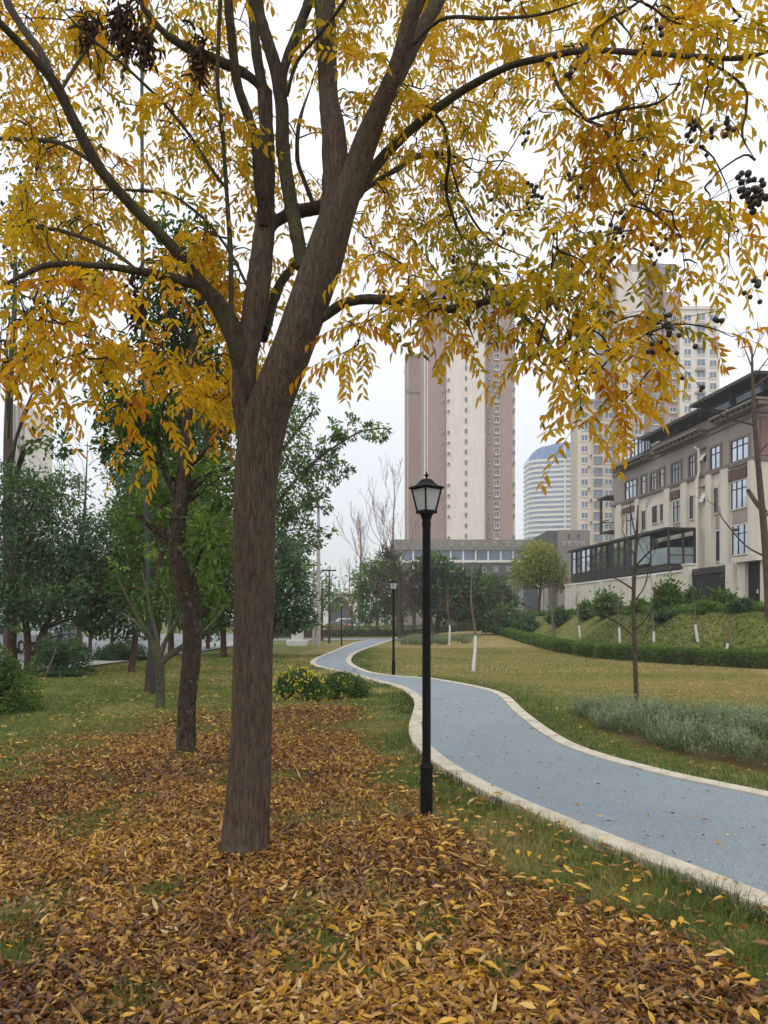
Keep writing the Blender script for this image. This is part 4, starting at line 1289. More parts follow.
# --- bare trees
def grow(m, p, d, ln, r, depth, spread_, up=.25, mat=0, kids=(2, 3), rmin=.003):
    n = 4
    pts = [p]; dd = d
    for k in range(n):
        dd = unit(dd + RG.normal(0, .13, 3) + np.array([0, 0, up * .25]))
        pts.append(pts[-1] + dd * ln / n)
    m.tube(np.array(pts), np.linspace(r, max(r * .6, rmin), n + 1), 6 if r > .02 else 4, cap=False, mat=mat)
    if depth == 0:
        return
    for k in range(int(RG.integers(kids[0], kids[1] + 1))):
        t_ = RG.uniform(.45, 1.0) if k else 1.0
        q = pts[min(n, int(t_ * n))]
        nd = unit(dd + RG.normal(0, spread_, 3) + np.array([0, 0, up]))
        grow(m, q, nd, ln * RG.uniform(.55, .85), max(r * .58, rmin), depth - 1, spread_, up, mat, kids, rmin)


def bare(name, label, base, h, r, depth, barkm, spread_=.5, up=.25, frac=.4, lean=(0, 0), kids=(2, 3), rmin=.004, group=None, cat='tree', white=0, nb=5, levels=None):
    T = thing(name, label, cat, base, group)
    b_ = np.array(base, float)
    top = b_ + np.array([lean[0], lean[1], h])
    axis = [b_ + [0, 0, -.06], b_ + (top - b_) * .33 + RG.normal(0, .015 * h, 3) * [1, 1, 0], b_ + (top - b_) * .66 + RG.normal(0, .015 * h, 3) * [1, 1, 0], top]
    ps, rr = smooth(np.array(axis), np.array([r * 1.15, r * .9, r * .62, rmin * 1.5]), 6)
    m = MB(); m.tube(ps, rr, 8)
    m.build('trunk', barkm, T, smooth_=True)
    if white:
        k = int(np.searchsorted(ps[:, 2], b_[2] + white))
        w_ = MB(); w_.tube(ps[:max(k, 2) + 1], rr[:max(k, 2) + 1] + .006, 8)
        w_.build('white_painted_base', WHITEB, T, smooth_=True)
    tw_ = MB()
    for k in range(nb):
        f_ = frac + (1 - frac) * (k + RG.uniform(0, 1)) / nb * .92
        q = b_ + (top - b_) * f_
        q = ps[int(np.argmin(np.abs(ps[:, 2] - q[2])))]
        a = RG.uniform(0, 6.28)
        d = unit(np.array([math.cos(a), math.sin(a), up * 2 + .3]))
        grow(tw_, q, d, h * (1 - f_ * .75) * RG.uniform(.28, .42), max(r * .45 * (1.1 - f_), rmin), depth, spread_, up, 0, kids, rmin)
    tw_.build('branches', barkm, T, smooth_=True)
    return T


RG2 = np.random.default_rng(5)
q = gbase(637, 709)
T = thing('bare_sapling', 'slim bare brown sapling standing in the lavender bed', 'tree', q)
m = MB()
st = [(637, 713, 7, 14.3), (636.5, 700, 5.2, 14.3), (635, 660, 4.6, 14.3), (633.5, 610, 4.1, 14.3), (634.5, 570, 4, 14.3), (636.5, 540, 3, 14.3), (638, 505, 1.4, 14.3)]
m.tube(np.array([P(a, b_, d) for a, b_, _, d in st]), [px_r(w_, d) for _, _, w_, d in st], 9, sub=5, flute=.05)
m.build('trunk', BRANCHG, T, smooth_=True)
m = MB()
for pts in ([(634, 637, 2.2), (620, 624, 1.8), (600, 613, 1.2)], [(634, 590, 2.2), (622, 582, 1.8), (609, 575, 1.2), (600, 566, .8)], [(635, 556, 2.2), (629, 545, 1.8), (622, 530, 1)], [(636, 566, 2), (648, 553, 1.6), (662, 542, .8)],
            [(636, 600, 1.6), (645, 585, 1.2), (650, 560, .8)], [(634, 630, 1.5), (645, 620, 1.2), (656, 606, .7)], [(637, 540, 1.6), (632, 520, 1.2), (630, 498, .7)], [(636, 548, 1.4), (642, 530, 1), (646, 508, .6)]):
    dz = RG.uniform(-.5, .5)
    p = np.array([P(a, b_, 14.3 + dz * i) for i, (a, b_, _) in enumerate(pts)])
    m.tube(p, [px_r(w_, 14.3) for _, _, w_ in pts], 5, sub=3)
    for k in range(3):
        grow(m, p[-1 - (k > 1)], unit(p[-1] - p[-2] + RG.normal(0, .15, 3)), RG.uniform(.15, .35), .006, 1, .4, .3)
m.build('branches', BRANCHG, T, smooth_=True)

qY = 26.0
q = P(769, 612, qY)
T = thing('bare_tree', 'leaning bare tree with a broken side branch on the bank at the right edge', 'tree', (q[0], q[1], float(gz(q[0], q[1]))))
m = MB()
st = [(769, 618, 11, qY), (768, 590, 9, qY), (765, 540, 8.2, qY), (761, 495, 7.2, qY), (757, 450, 6.2, qY), (754, 410, 5, qY), (752.5, 375, 3.6, qY), (752, 350, 2, qY)]
m.tube(np.array([P(a, b_, d) for a, b_, _, d in st]), [px_r(w_ * .82, d) for _, _, w_, d in st], 9, sub=5, flute=.05)
m.build('trunk', BRANCHG, T, smooth_=True)
m = MB()
for pts in ([(765, 512, 5.5), (757, 504, 4.8), (748, 490, 4.4)], [(755, 425, 2.4), (735, 420, 1.8), (715, 412, 1)], [(753, 388, 2), (768, 376, 1.4), (785, 362, 1)], [(753, 380, 1.6), (762, 366, 1.2), (775, 350, .8)],
            [(752, 368, 1.6), (746, 352, 1.2), (742, 345, .7)], [(764, 556, 2), (745, 545, 1.6), (722, 518, 1.2), (716, 505, .7)], [(763, 520, 2), (778, 500, 1.4), (790, 470, .8)], [(757, 455, 2), (772, 440, 1.4), (790, 430, .8)], [(752, 360, 1.3), (757, 345, 1), (760, 335, .6)]):
    dz = RG.uniform(-.5, .5)
    p = np.array([P(a, b_, qY + dz * i) for i, (a, b_, _) in enumerate(pts)])
    m.tube(p, [px_r(w_, qY) for _, _, w_ in pts], 6, sub=3)
    if pts[0][2] < 5:
        for k in range(3):
            grow(m, p[-1 - (k > 1)], unit(p[-1] - p[-2] + RG.normal(0, .2, 3)), RG.uniform(.3, .7), .012, 1, .45, .3, rmin=.006)
m.build('branches', BRANCHG, T, smooth_=True)

WS = 'young trees with whitewashed trunks'
for px, py, hpx, wpx, lean, lab in (
        (473, 672, 110, 32, (0, 0), 'young bare tree with a tall whitewashed trunk, alone out on the dry lawn'),
        (449, 645, 60, 17, (-.05, 0), 'young tree with a whitewashed trunk at the hazy lavender patch'),
        (580, 637, 42, 11, (-.25, 0), 'small whitewashed tree leaning on the bank, leftmost of those on the slope'),
        (620, 643, 46, 13, (-.1, 0), 'whitewashed young tree on the bank just left of the lavender-bed sapling'),
        (654, 643, 40, 10, (-.12, 0), 'short whitewashed tree on the bank just right of the lavender-bed sapling'),
        (698, 642, 50, 14, (-.22, 0), 'whitewashed young tree on the bank below the dark fence'),
        (726, 653, 40, 8, (.2, 0), 'low forked whitewashed tree by the hedge, rightmost of those on the slope')):
    b_ = hit(px, py)
    k = b_[1] / FPX
    bare('young_tree', lab, (b_[0], b_[1], float(gz(b_[0], b_[1]))), hpx * k, .035 + .0004 * b_[1], 1, PALEB, .45, .4, .5, lean, (2, 2), .005, WS, white=wpx * k, nb=4)
b_ = hit(554, 637)
bare('bare_tree', 'pale bare-trunked tree on the bank in front of the villa garden gate', (b_[0], b_[1], float(gz(b_[0], b_[1]))), 3.6, .1, 2, PALEB, .5, .5, .45, (-.3, 0), nb=6)
b_ = hit(503, 634)
bare('bare_tree', 'small bare brown tree at the far end of the long clipped hedge', (b_[0], b_[1], float(gz(b_[0], b_[1]))), 4.2, .09, 2, PALEB, .5, .4, .35, nb=6)


# --- hedges
def hedge(name, label, line, half, h, n, L, W, leaf, tint=.42, zf=None):
    line = np.array(line, float)
    seg = np.linalg.norm(np.diff(line, axis=0), axis=1)
    cum = np.concatenate([[0], np.cumsum(seg)])
    T = thing(name, label, 'hedge', (line[0][0], line[0][1], 0))
    dens = 1 / (np.interp(np.linspace(0, cum[-1], 400), cum, line[:, 1]) ** 1.25)
    u = np.interp(RG.uniform(0, 1, n), np.cumsum(dens) / dens.sum(), np.linspace(0, cum[-1], 400))
    cx_ = np.interp(u, cum, line[:, 0]); cy_ = np.interp(u, cum, line[:, 1])
    tx = np.interp(u + .2, cum, line[:, 0]) - np.interp(u - .2, cum, line[:, 0]); ty = np.interp(u + .2, cum, line[:, 1]) - np.interp(u - .2, cum, line[:, 1])
    nl = np.hypot(tx, ty) + 1e-9
    s, tz = RG.uniform(-1, 1, n), RG.uniform(0, 1, n)
    face = RG.uniform(0, 1, n) < .72
    top = RG.uniform(0, 1, n) < .5
    s = np.where(face & ~top, np.sign(s) * RG.uniform(.85, 1.06, n), s)
    bump = fbm(cx_ * 2, cy_ * 2, .8, 12)
    tz = np.where(face & top, RG.uniform(.86, 1.06, n), tz) * (.88 + .24 * bump)
    x, y = cx_ + ty / nl * s * half, cy_ - tx / nl * s * half
    p = np.stack([x, y, gz(x, y) + tz * h], 1)
    f = MB()
    sc = np.interp(y, [20, 100], [1, 2.2])
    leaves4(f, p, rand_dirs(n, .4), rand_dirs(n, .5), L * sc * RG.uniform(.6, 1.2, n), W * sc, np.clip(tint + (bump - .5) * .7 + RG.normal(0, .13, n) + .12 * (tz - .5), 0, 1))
    # twiggy core
    st_ = np.arange(0, cum[-1], .5)
    c2 = np.stack([np.interp(st_, cum, line[:, 0]), np.interp(st_, cum, line[:, 1])], 1)
    t2 = unit(np.gradient(c2, axis=0)); n2 = np.stack([t2[:, 1], -t2[:, 0]], 1) * half * .6
    za = gz(c2[:, 0], c2[:, 1])
    ring = np.stack([np.c_[c2 - n2, za - .05], np.c_[c2 - n2, za + h * .7], np.c_[c2 + n2, za + h * .7], np.c_[c2 + n2, za - .05]], 1)
    f.build('foliage', leaf, T)
    g = MB(); g.add(ring, grid_quads(len(c2), 4, False)); g.build('stems', BRANCHG, T)
    return T


yy = np.arange(22.5, 104, 1.0)
hedge('clipped_hedge', 'long low clipped green hedge at the foot of the grassy bank', np.stack([hx(yy) + .1, yy], 1), .45, .56, 70000, .085, .045, MIDGREEN, .4)
hedge('clipped_hedge', 'far low hedge beyond the path fork with brown soil before it', [(-14, 74), (-6, 75), (0, 76.5), (4, 78), (10, 80)], .7, 1.0, 9000, .10, .05, DKGREEN, .5)

# --- terrace planting (ground cover) and its shrubs
yy = RG.uniform(0, 1, 2600) ** 1.5 * 74 + 22
f = MB()
for y0 in yy:
    x0 = float(hx(y0)) + float(np.interp(y0, [50, 80], [4.6, 3.4])) + RG.uniform(0, 1.5)
    n = 12
    a = RG.uniform(0, 6.28, n)
    k = RG.uniform(.6, 1.3) * (1 + max(0, y0 - 40) * .012)
    el = RG.uniform(.2, 1.2, n)
    d = np.stack([np.cos(a) * np.cos(el), np.sin(a) * np.cos(el), np.sin(el)], 1)
    p = np.tile([x0, y0, float(gz(x0, y0))], (n, 1)) + d * .08
    leaves4(f, p, d, np.stack([-np.cos(a) * .6, -np.sin(a) * .6, np.ones(n)], 1), .34 * k * RG.uniform(.6, 1.2, n), .13 * k, np.clip(RG.normal(.5, .16) + RG.normal(0, .1, n), 0, 1))
tag(f.build('leafy_ground_cover', CROPGREEN), 'fresh green leafy planting along the top of the bank', 'ground cover', kind='stuff')

SG = 'shrubs along the top of the bank before the villa'
for px, Yd, hpx, wpx, n, leaf, tint, lab in (
        (665, 39, 36, 28, 2600, MIDGREEN, .42, 'dense round green shrub standing tallest before the cream garden wall'),
        (607, 46, 27, 26, 1500, DKGREEN, .62, 'loose olive shrub in front of the sunroom end of the garden wall'),
        (692, 37, 26, 20, 1100, MIDGREEN, .34, 'thin dark shrub before the dark garden fence'),
        (722, 35, 24, 26, 1500, MIDGREEN, .38, 'straggly green shrub below the cream gate pillar'),
        (587, 50, 20, 20, 1000, DKGREEN, .6, 'small dull shrub at the left end of the cream garden wall'),
        (560, 55, 18, 20, 1000, DKGREEN, .5, 'dark low shrub below the yellow-green tree'),
        (742, 31, 14, 24, 1400, DKGREEN, .34, 'low dark mounded shrub on the bank edge, below the garden gate'),
        (760, 27, 17, 22, 900, CROPGREEN, .62, 'bright yellow-green shrub on the bank at the right edge'),
        (666, 35, 9, 30, 1100, DKGREEN, .3, 'low dark creeping shrub at the bank edge under the tallest shrub'),
        (500, 66, 30, 40, 2200, DKGREEN, .55, 'wide brownish-green shrub before the white pergola'),
        (525, 62, 18, 24, 1000, DKGREEN, .5, 'dull green shrub at the foot of the white pergola'),
        (640, 42, 14, 22, 1000, CROPGREEN, .4, 'low fresh green shrub behind the lavender-bed sapling'),
        (705, 33, 13, 20, 900, CROPGREEN, .55, 'pale flowering green shrub before the dark fence')):
    x0 = (px - CX) / FPX * Yd
    z0 = float(gz(x0, Yd))
    k = Yd / FPX
    bush('terrace_shrub', lab, (x0, Yd, z0 - .05), wpx / 2 * k, wpx / 2 * k, hpx * k, n, .0055 * Yd, .0024 * Yd, leaf, tint, group=SG, lo=.3, lumps=5)

# --- trees in the middle distance
leafy('lime_tree', 'yellow-green round-crowned tree in front of the grey shopping block', (*P(539, 612, 74)[:2], 0),
      [[(539, 640, 4, 74), (539, 605, 3.4, 74), (541, 585, 2.6, 74), (542, 560, 1.4, 74)]],
      [(540, 563, 22, 18, 74, 1700), (528, 572, 14, 13, 73.5, 700), (553, 573, 14, 14, 74, 700), (543, 552, 14, 10, 74, 400, .1), (520, 583, 9, 8, 74, 120), (560, 585, 9, 8, 74, 140)], .42, .18, LIMEGREEN, BRANCHG, tint=.5, sub=8, sig=.24)
leafy('evergreen_tree', 'dark green tree with an upturned edge right of the nearest lamp post', (*P(436, 640, 66)[:2], 0),
      [[(436, 642, 6, 66), (437, 628, 5, 66), (442, 608, 4, 66), (452, 585, 2, 66)]],
      [(455, 596, 26, 22, 66, 2900), (476, 590, 16, 18, 66, 1200, .05), (444, 578, 22, 18, 66, 1700, .05), (432, 568, 16, 14, 66, 800, .1), (468, 612, 18, 10, 66, 800, -.1), (432, 600, 18, 20, 66, 900, -.05)], .45, .2, DKGREEN, BRANCHG, tint=.4, sub=12)
leafy('evergreen_tree', 'rounded green tree in front of the shopping block, left of the yellow-green tree', (*P(492, 636, 84)[:2], 0),
      [[(492, 640, 4, 84), (492, 620, 3.4, 84), (493, 590, 2, 84)]],
      [(492, 592, 20, 16, 84, 1700), (505, 600, 14, 12, 84, 800, -.05), (480, 602, 14, 12, 84, 800)], .5, .22, MIDGREEN, BRANCHG, tint=.36, sub=12)
leafy('mixed_tree', 'green and yellow tree beyond the second lamp', (*P(378, 636, 84)[:2], 0),
      [[(378, 637, 4, 84), (377, 620, 3, 84), (376, 590, 2, 84)]],
      [(370, 582, 17, 18, 84, 1300), (386, 570, 17, 13, 84, 1100, .05), (400, 600, 16, 18, 84, 800, -.1), (358, 590, 10, 12, 84, 300, .15), (396, 580, 10, 14, 84, 340, .3), (374, 604, 20, 12, 84, 500, -.15)], .5, .22, MIDGREEN, BRANCHG, tint=.5, sub=12)
leafy('mixed_tree', 'thin olive tree around the pale utility pole', (*P(322, 640, 60)[:2], 0),
      [[(322, 641, 3, 60), (322, 620, 2.4, 60), (322, 580, 1.4, 60)]],
      [(322, 588, 14, 20, 60, 420), (334, 598, 12, 14, 60, 260, .1), (316, 608, 10, 14, 60, 200, -.1)], .35, .14, DKGREEN, BRANCHG, tint=.68, sub=8)
leafy('mixed_tree', 'dull green low tree behind the far lamp', (*P(352, 635, 92)[:2], 0),
      [[(352, 636, 3, 92), (352, 620, 2.4, 92), (352, 605, 1.4, 92)]],
      [(368, 613, 13, 12, 92, 600, -.05), (386, 612, 16, 14, 92, 800, -.05)], .5, .22, DKGREEN, BRANCHG, tint=.55, sub=12)
BT = 'leafless trees in the middle distance'
for px, Yd, hpx, dep, kids, sp, up, r, nb, lab in (
        (402, 68, 84, 4, (3, 4), .6, .08, .26, 9, 'twiggy grey leafless tree just left of the nearest lamp post'),
        (432, 64, 76, 4, (3, 4), .6, .08, .28, 9, 'twiggy grey leafless tree just right of the nearest lamp post'),
        (396, 100, 150, 3, (2, 3), .38, .5, .2, 8, 'tall upswept leafless tree before the brown tower'),
        (359, 105, 112, 3, (2, 3), .38, .5, .18, 8, 'upswept leafless tree against the sky left of the second lamp'),
        (346, 98, 70, 2, (2, 3), .45, .4, .12, 6, 'small leafless tree before the pale arched building'),
        (414, 80, 60, 3, (3, 4), .6, .15, .2, 7, 'low bushy leafless tree behind the nearest lamp post')):
    x0 = (px - CX) / FPX * Yd
    bare('leafless_tree', lab, (x0, Yd, float(gz(x0, Yd))), hpx * Yd / FPX, r, dep, PALEB if Yd > 90 else BRANCHG, sp, up, .22, (RG2.normal(0, .4), 0), kids, .016, BT, nb=nb)
b_ = P(80, 664, 30)
bare('leafless_tree', 'thin curly-twigged leafless tree above the left evergreens', (b_[0], b_[1], 0), 8.6, .09, 2, BRANCHG, .5, .3, .55, (.3, 0), (2, 3), .008, BT, nb=6)
# ---------------------------------------------------------------- buildings
def stucco(name, col, rough=.9, var=.08):
    t = NT(name)
    v = t.coord()
    c = t.ramp(t.noise(.6, 6, .7, v), [(.3, scale_col(col, 1 - var)), (.7, scale_col(col, 1 + var * .6))])
    st = t.noise(1.0, 4, .7, t.coord(2.2, 2.2, .12))
    c = t.mix(.5, c, t.ramp(st, [(.32, (.78, .76, .73, 1)), (.6, (1.03, 1.03, 1.03, 1))]), 'MULTIPLY')
    t.principled(c, rough, t.noise(30, 3, .6, v), .15, .01, spec=.2)
    return t.m


def glass(name, col, metal=.75, rough=.06):
    t = NT(name)
    v = t.coord()
    c = t.ramp(t.noise(.35, 3, .6, v), [(.35, scale_col(col, .72)), (.65, scale_col(col, 1.12))])
    t.principled(c, rough, t.noise(.8, 2, .5, v), .04, .02, metal, .5)
    return t.m


CREAM = stucco('cream_render', C(210, 204, 189))
TAUPE = stucco('taupe_render', C(156, 147, 141))
TAUPED = stucco('taupe_trim', C(128, 118, 112))
BROWNW = stucco('brown_cladding', C(150, 116, 106))
CHAR = plain('charcoal_metal', C(52, 50, 50), .55, .12, 2, .05, 30)
DARKROOF = plain('dark_roof_sheet', C(44, 42, 43), .6, .2, 3, .1, 20)
GLZ = glass('window_glass', C(196, 205, 216), .9)
GLZD = glass('dark_glass', C(70, 82, 94), .5, .08)
GLZW = glass('milky_glass', C(150, 164, 166), .25, .25)
WHITEP = plain('white_paint', C(216, 214, 208), .6, .06, 6)
GRILLE = plain('carved_brown_panel', C(92, 70, 60), .8, .35, 14, .6, 22)
BRICKG = plain('grey_brown_brick', C(108, 94, 86), .9, .25, 9, .3, 40)
VC, VU, VN = np.array([24.4, 51.0]), np.array([-.1317, .9913]), np.array([-.9913, -.1317])


def VM(v):
    o = VC + v[:, :1] * VU + v[:, 1:2] * VN
    return np.c_[o, v[:, 2]]


def Vs(px, py, t=0.0):
    """facade coordinate and height of a photo point, on the plane t metres in front of the facade"""
    o = VC + VN * t
    r = (px - CX) / FPX
    s = (o[0] - r * o[1]) / (r * VU[1] - VU[0])
    Yv = o[1] + VU[1] * s
    return s, EYE - (py - HY) / FPX * Yv


def vbox(m, s0, s1, t0, t1, z0, z1, mat=0):
    m.box(min(s0, s1), max(s0, s1), min(t0, t1), max(t0, t1), min(z0, z1), max(z0, z1), mat=mat, M=VM)


villa = thing('villa', 'cream and grey-brown townhouse with dark roof canopies above the bank, right edge', 'house', (VC[0], VC[1], TER))
SE = 21.3
ZB = 12.35
m = MB(); vbox(m, 0, SE, -13, 0, TER - .3, ZB); m.build('lower_wall', CREAM, villa)
m = MB(); vbox(m, .05, SE, -13, .06, ZB, 16.3); m.build('upper_wall', TAUPE, villa)
m = MB(); vbox(m, -.08, .05, -9, -.6, ZB + .25, 15.1); m.build('end_panel', BROWNW, villa)
m = MB()
vbox(m, -.12, SE + .1, -13, .22, ZB - .12, ZB + .14)
vbox(m, -.1, SE + .1, -13, .20, 15.05, 15.18); vbox(m, -.14, SE + .1, -13, .28, 15.42, 15.62)
m.build('string_course', TAUPED, villa)


def window(T, s0, s1, z0, z1, t=.0, fr=.16, surround=TAUPED, mull=1, gl=None, deep=.12, trans=.28):
    W_ = thing('window', '', '', (0, 0, 0))
    for k in ('label', 'category'):
        del W_[k]
    W_.parent = T
    s0, s1 = min(s0, s1), max(s0, s1)
    m = MB()
    vbox(m, s0 - fr, s0, t - .02, t + deep, z0 - fr, z1 + fr); vbox(m, s1, s1 + fr, t - .02, t + deep, z0 - fr, z1 + fr)
    vbox(m, s0, s1, t - .02, t + deep, z1, z1 + fr); vbox(m, s0, s1, t - .02, t + deep + .04, z0 - fr, z0)
    m.build('frame', surround, W_)
    m = MB(); vbox(m, s0, s1, t + .005, t + .03, z0, z1); m.build('pane', gl or GLZ, W_)
    m = MB()
    for k in range(mull):
        c = s0 + (s1 - s0) * (k + 1) / (mull + 1)
        vbox(m, c - .03, c + .03, t + .031, t + .07, z0, z1)
    if trans:
        zt = z1 - (z1 - z0) * trans
        vbox(m, s0, s1, t + .071, t + .085, zt - .025, zt + .025)
    for a, b in ((s0, s0 + .05), (s1 - .05, s1)):
        vbox(m, a, b, t + .031, t + .075, z0, z1)
    m.build('glazing_bar', CHAR, W_)
    return W_


def wpx(T, x0, x1, y0, y1, t=.0, **k):
    s0, za = Vs(x1, y0, t); s1, _ = Vs(x0, y0, t)
    xm = (x0 + x1) / 2
    _, z1 = Vs(xm, y0, t); _, z0 = Vs(xm, y1, t)
    return window(T, s0, s1, z0, z1, t, **k)


UP = [(626, 637, 481, 500, 2), (642, 646.5, 476, 495, 0), (651.5, 657, 473, 490, 1), (660.5, 664.5, 469, 487, 0), (672.5, 681.5, 463, 484, 2), (690, 695.5, 456, 478, 1), (711.5, 721, 447, 471, 1), (732, 749.5, 439, 463, 2)]
for x0, x1, y0, y1, mu in UP:
    wpx(villa, x0, x1, y0, y1, .06, mull=mu)
LOW = [(627, 635, 514, 535, 1, 1), (642.5, 646.5, 511, 530, 0, 1), (653, 658, 506, 523, 1, 1), (661, 664, 504, 521, 0, 1), (674, 681.5, 501, 522, 1, 1), (690.5, 694.5, 496, 519, 0, 1), (715, 719.5, 488, 513, 0, 0), (732, 748, 481, 508, 2, 0), (733, 751, 525, 554, 2, 0), (717, 721.5, 531, 561, 0, 0)]
for x0, x1, y0, y1, mu, _ in LOW:
    wpx(villa, x0, x1, y0, y1, .0, mull=mu, surround=CREAM, fr=.08, gl=GLZ if x1 - x0 > 6 else GLZD, deep=.09)
for x0, x1, y0, y1 in ((623.5, 635.5, 507, 512.5), (668, 680, 491.5, 499.5), (725, 748, 469.5, 480)):
    m = MB(); s0, z1 = Vs(x1, y0); s1, _ = Vs(x0, y0)
    _, z1 = Vs((x0 + x1) / 2, y0); _, z0 = Vs((x0 + x1) / 2, y1)
    vbox(m, s0, s1, .0, .17, z0, z1); m.build('lattice_panel', GRILLE, villa)
# brown spandrels between the storeys, pilasters of the tall bays
for x0, x1, y0, y1 in ((733, 749, 509, 523), (674, 682, 523, 530), (716, 721, 515, 529)):
    m = MB(); s0, _ = Vs(x1, y0); s1, _ = Vs(x0, y0)
    _, z1 = Vs((x0 + x1) / 2, y0); _, z0 = Vs((x0 + x1) / 2, y1)
    vbox(m, s0, s1, .0, .06, z0, z1); m.build('spandrel_panel', TAUPE, villa)
for x0, x1 in ((722.5, 730.5), (750.5, 754), (708, 713.5), (697.5, 701), (683, 688.5), (666, 671.5), (637, 640.5), (618.5, 623)):
    s0, _ = Vs(x1, 500); s1, _ = Vs(x0, 500)
    m = MB(); vbox(m, s0, s1, .0, .22, 5.5 if x0 > 695 else 7.9, ZB - .13); m.build('pilaster', CREAM, villa)
for x0, x1, y0, y1 in ((702, 707, 455, 463), (703, 707.5, 493, 504)):      # two top-hung windows standing open
    s0, _ = Vs(x1, y0); s1, _ = Vs(x0, y0); _, z1 = Vs(x0, y0); _, z0 = Vs(x0, y1)
    m = MB(); v = np.array([[s, t_, z] for s in (s0, s1) for t_, z in ((.08, z1), (.42, z0 + .1), (.38, z0 + .06), (.06, z1 - .05))], float)
    m.prism(VM(v[:4]), VM(v[4:])); m.build('open_window', WHITEP, villa)
    m = MB(); vbox(m, s0, s1, .0, .07, z0, z1); m.build('window_opening', GLZD, villa)
    m = MB(); vbox(m, s0 - .1, s1 + .1, .0, .3, z1 + .35, z1 + .45); m.build('ledge', TAUPED, villa)
for t0_, z0_, z1_ in ((-3.6, 12.9, 14.6), (-7.2, 12.9, 14.6), (-3.6, 9.2, 11.2), (-7.2, 9.2, 11.2), (-3.6, 5.9, 7.9), (-7.2, 5.9, 7.9)):    # end gable windows
    W_ = MB(); sb = -.1 if z0_ > 12 else -.02
    vbox(W_, sb - .08, sb + .02, t0_ - .1, t0_, z0_ - .1, z1_ + .1); vbox(W_, sb - .08, sb + .02, t0_ + 1.6, t0_ + 1.7, z0_ - .1, z1_ + .1)
    vbox(W_, sb - .08, sb + .02, t0_, t0_ + 1.6, z1_, z1_ + .1); vbox(W_, sb - .12, sb + .02, t0_, t0_ + 1.6, z0_ - .1, z0_); vbox(W_, sb - .06, sb + .02, t0_ + .77, t0_ + .83, z0_, z1_)
    w_ = W_.build('window', TAUPED, villa)
    m = MB(); vbox(m, sb - .03, sb + .01, t0_, t0_ + .77, z0_, z1_); vbox(m, sb - .03, sb + .01, t0_ + .83, t0_ + 1.6, z0_, z1_); m.build('pane', GLZ, w_)
# plinth
m = MB(); vbox(m, -.1, 5.9, 0, .25, TER - .3, 5.45); m.build('plinth', BRICKG, villa)
# projecting eaves with small corbels
for x0, x1, yl, yr in ((709, 757, 418, 397), (651, 697, 449, 428), (612, 643, 467, 454)):
    s0, za = Vs(x1, yr, 1.0); s1, zb = Vs(x0, yl, 1.0)
    z = (za + zb) / 2
    E = MB(); vbox(E, s0, s1, .06, 1.05, z - .16, z); vbox(E, s0 + .1, s1 - .1, .06, .8, z - .42, z - .16)
    e = E.build('eave', TAUPED, villa)
    m = MB()
    for s in np.arange(s0 + .3, s1 - .2, .62):
        vbox(m, s, s + .22, .82, 1.0, z - .3, z - .161)
    m.build('corbel_row', CHAR, e)
# roof terrace: dark setback, posts, and two dark canopies
for x0, x1, yl, yr in ((690, 756, 406.5, 368.5), (640, 698, 438.5, 408)):
    s0, za = Vs(x1, yr, 1.3); s1, zb = Vs(x0, yl, 1.3)
    z = (za + zb) / 2
    m = MB(); vbox(m, s0, s1, -10, 1.35, z - .22, z); r_ = m.build('roof_canopy', DARKROOF, villa)
    for s in (s0 + .5, (s0 + s1) / 2, s1 - .4):
        q = MB(); vbox(q, s - .09, s + .09, .45, .63, 16.3, z - .22); q.build('post', CHAR, r_)
    m = MB(); vbox(m, s0 + .2, s1 - .2, -9, -2.6, 16.3, z - .23); m.build('setback_wall', GLZD, villa)
    m = MB(); vbox(m, s0, s1, .36, .41, 16.3, 17.0); m.build('parapet_glass', GLZD, villa)
for x0, x1, y0, y1 in ((623.5, 631, 444, 460), (631.5, 638.5, 440, 456.5), (639, 645, 437, 453), (645.5, 650.5, 434, 450)):
    wpx(villa, x0, x1, y0, y1, .3, mull=1, surround=CHAR, fr=.06, deep=.08)
# drainpipe
s, z0 = Vs(697.5, 575, .5); _, z1 = Vs(695.5, 446, .5)
m = MB(); m.tube(VM(np.array([[s, .52, z0], [s, .52, ZB - .4], [s + .05, .34, ZB + .3], [s + .1, .34, z1 - .3], [s + .7, .3, z1], [s + .75, .1, z1 + .1]])), [.1] * 6, 8); m.build('drainpipe', CREAM, villa, smooth_=True)
# small balcony at the far end
s0, z0 = Vs(618, 530); 
m = MB(); vbox(m, SE, SE + 2.2, -2.5, .5, z0 - .1, z0 + .1); vbox(m, SE, SE + 2.2, .45, .5, z0 + 1.0, z0 + 1.1); vbox(m, SE, SE + 2.2, .45, .5, z0 + .55, z0 + .6); vbox(m, SE + 2.1, SE + 2.2, -2.5, .44, z0 + 1.0, z0 + 1.1); vbox(m, SE + 2.0, SE + 2.2, .3, .5, z0, z0 + 3.2); vbox(m, SE, SE + 2.4, -2.5, .7, z0 + 3.2, z0 + 3.35)
m.build('end_balcony', CHAR, villa)

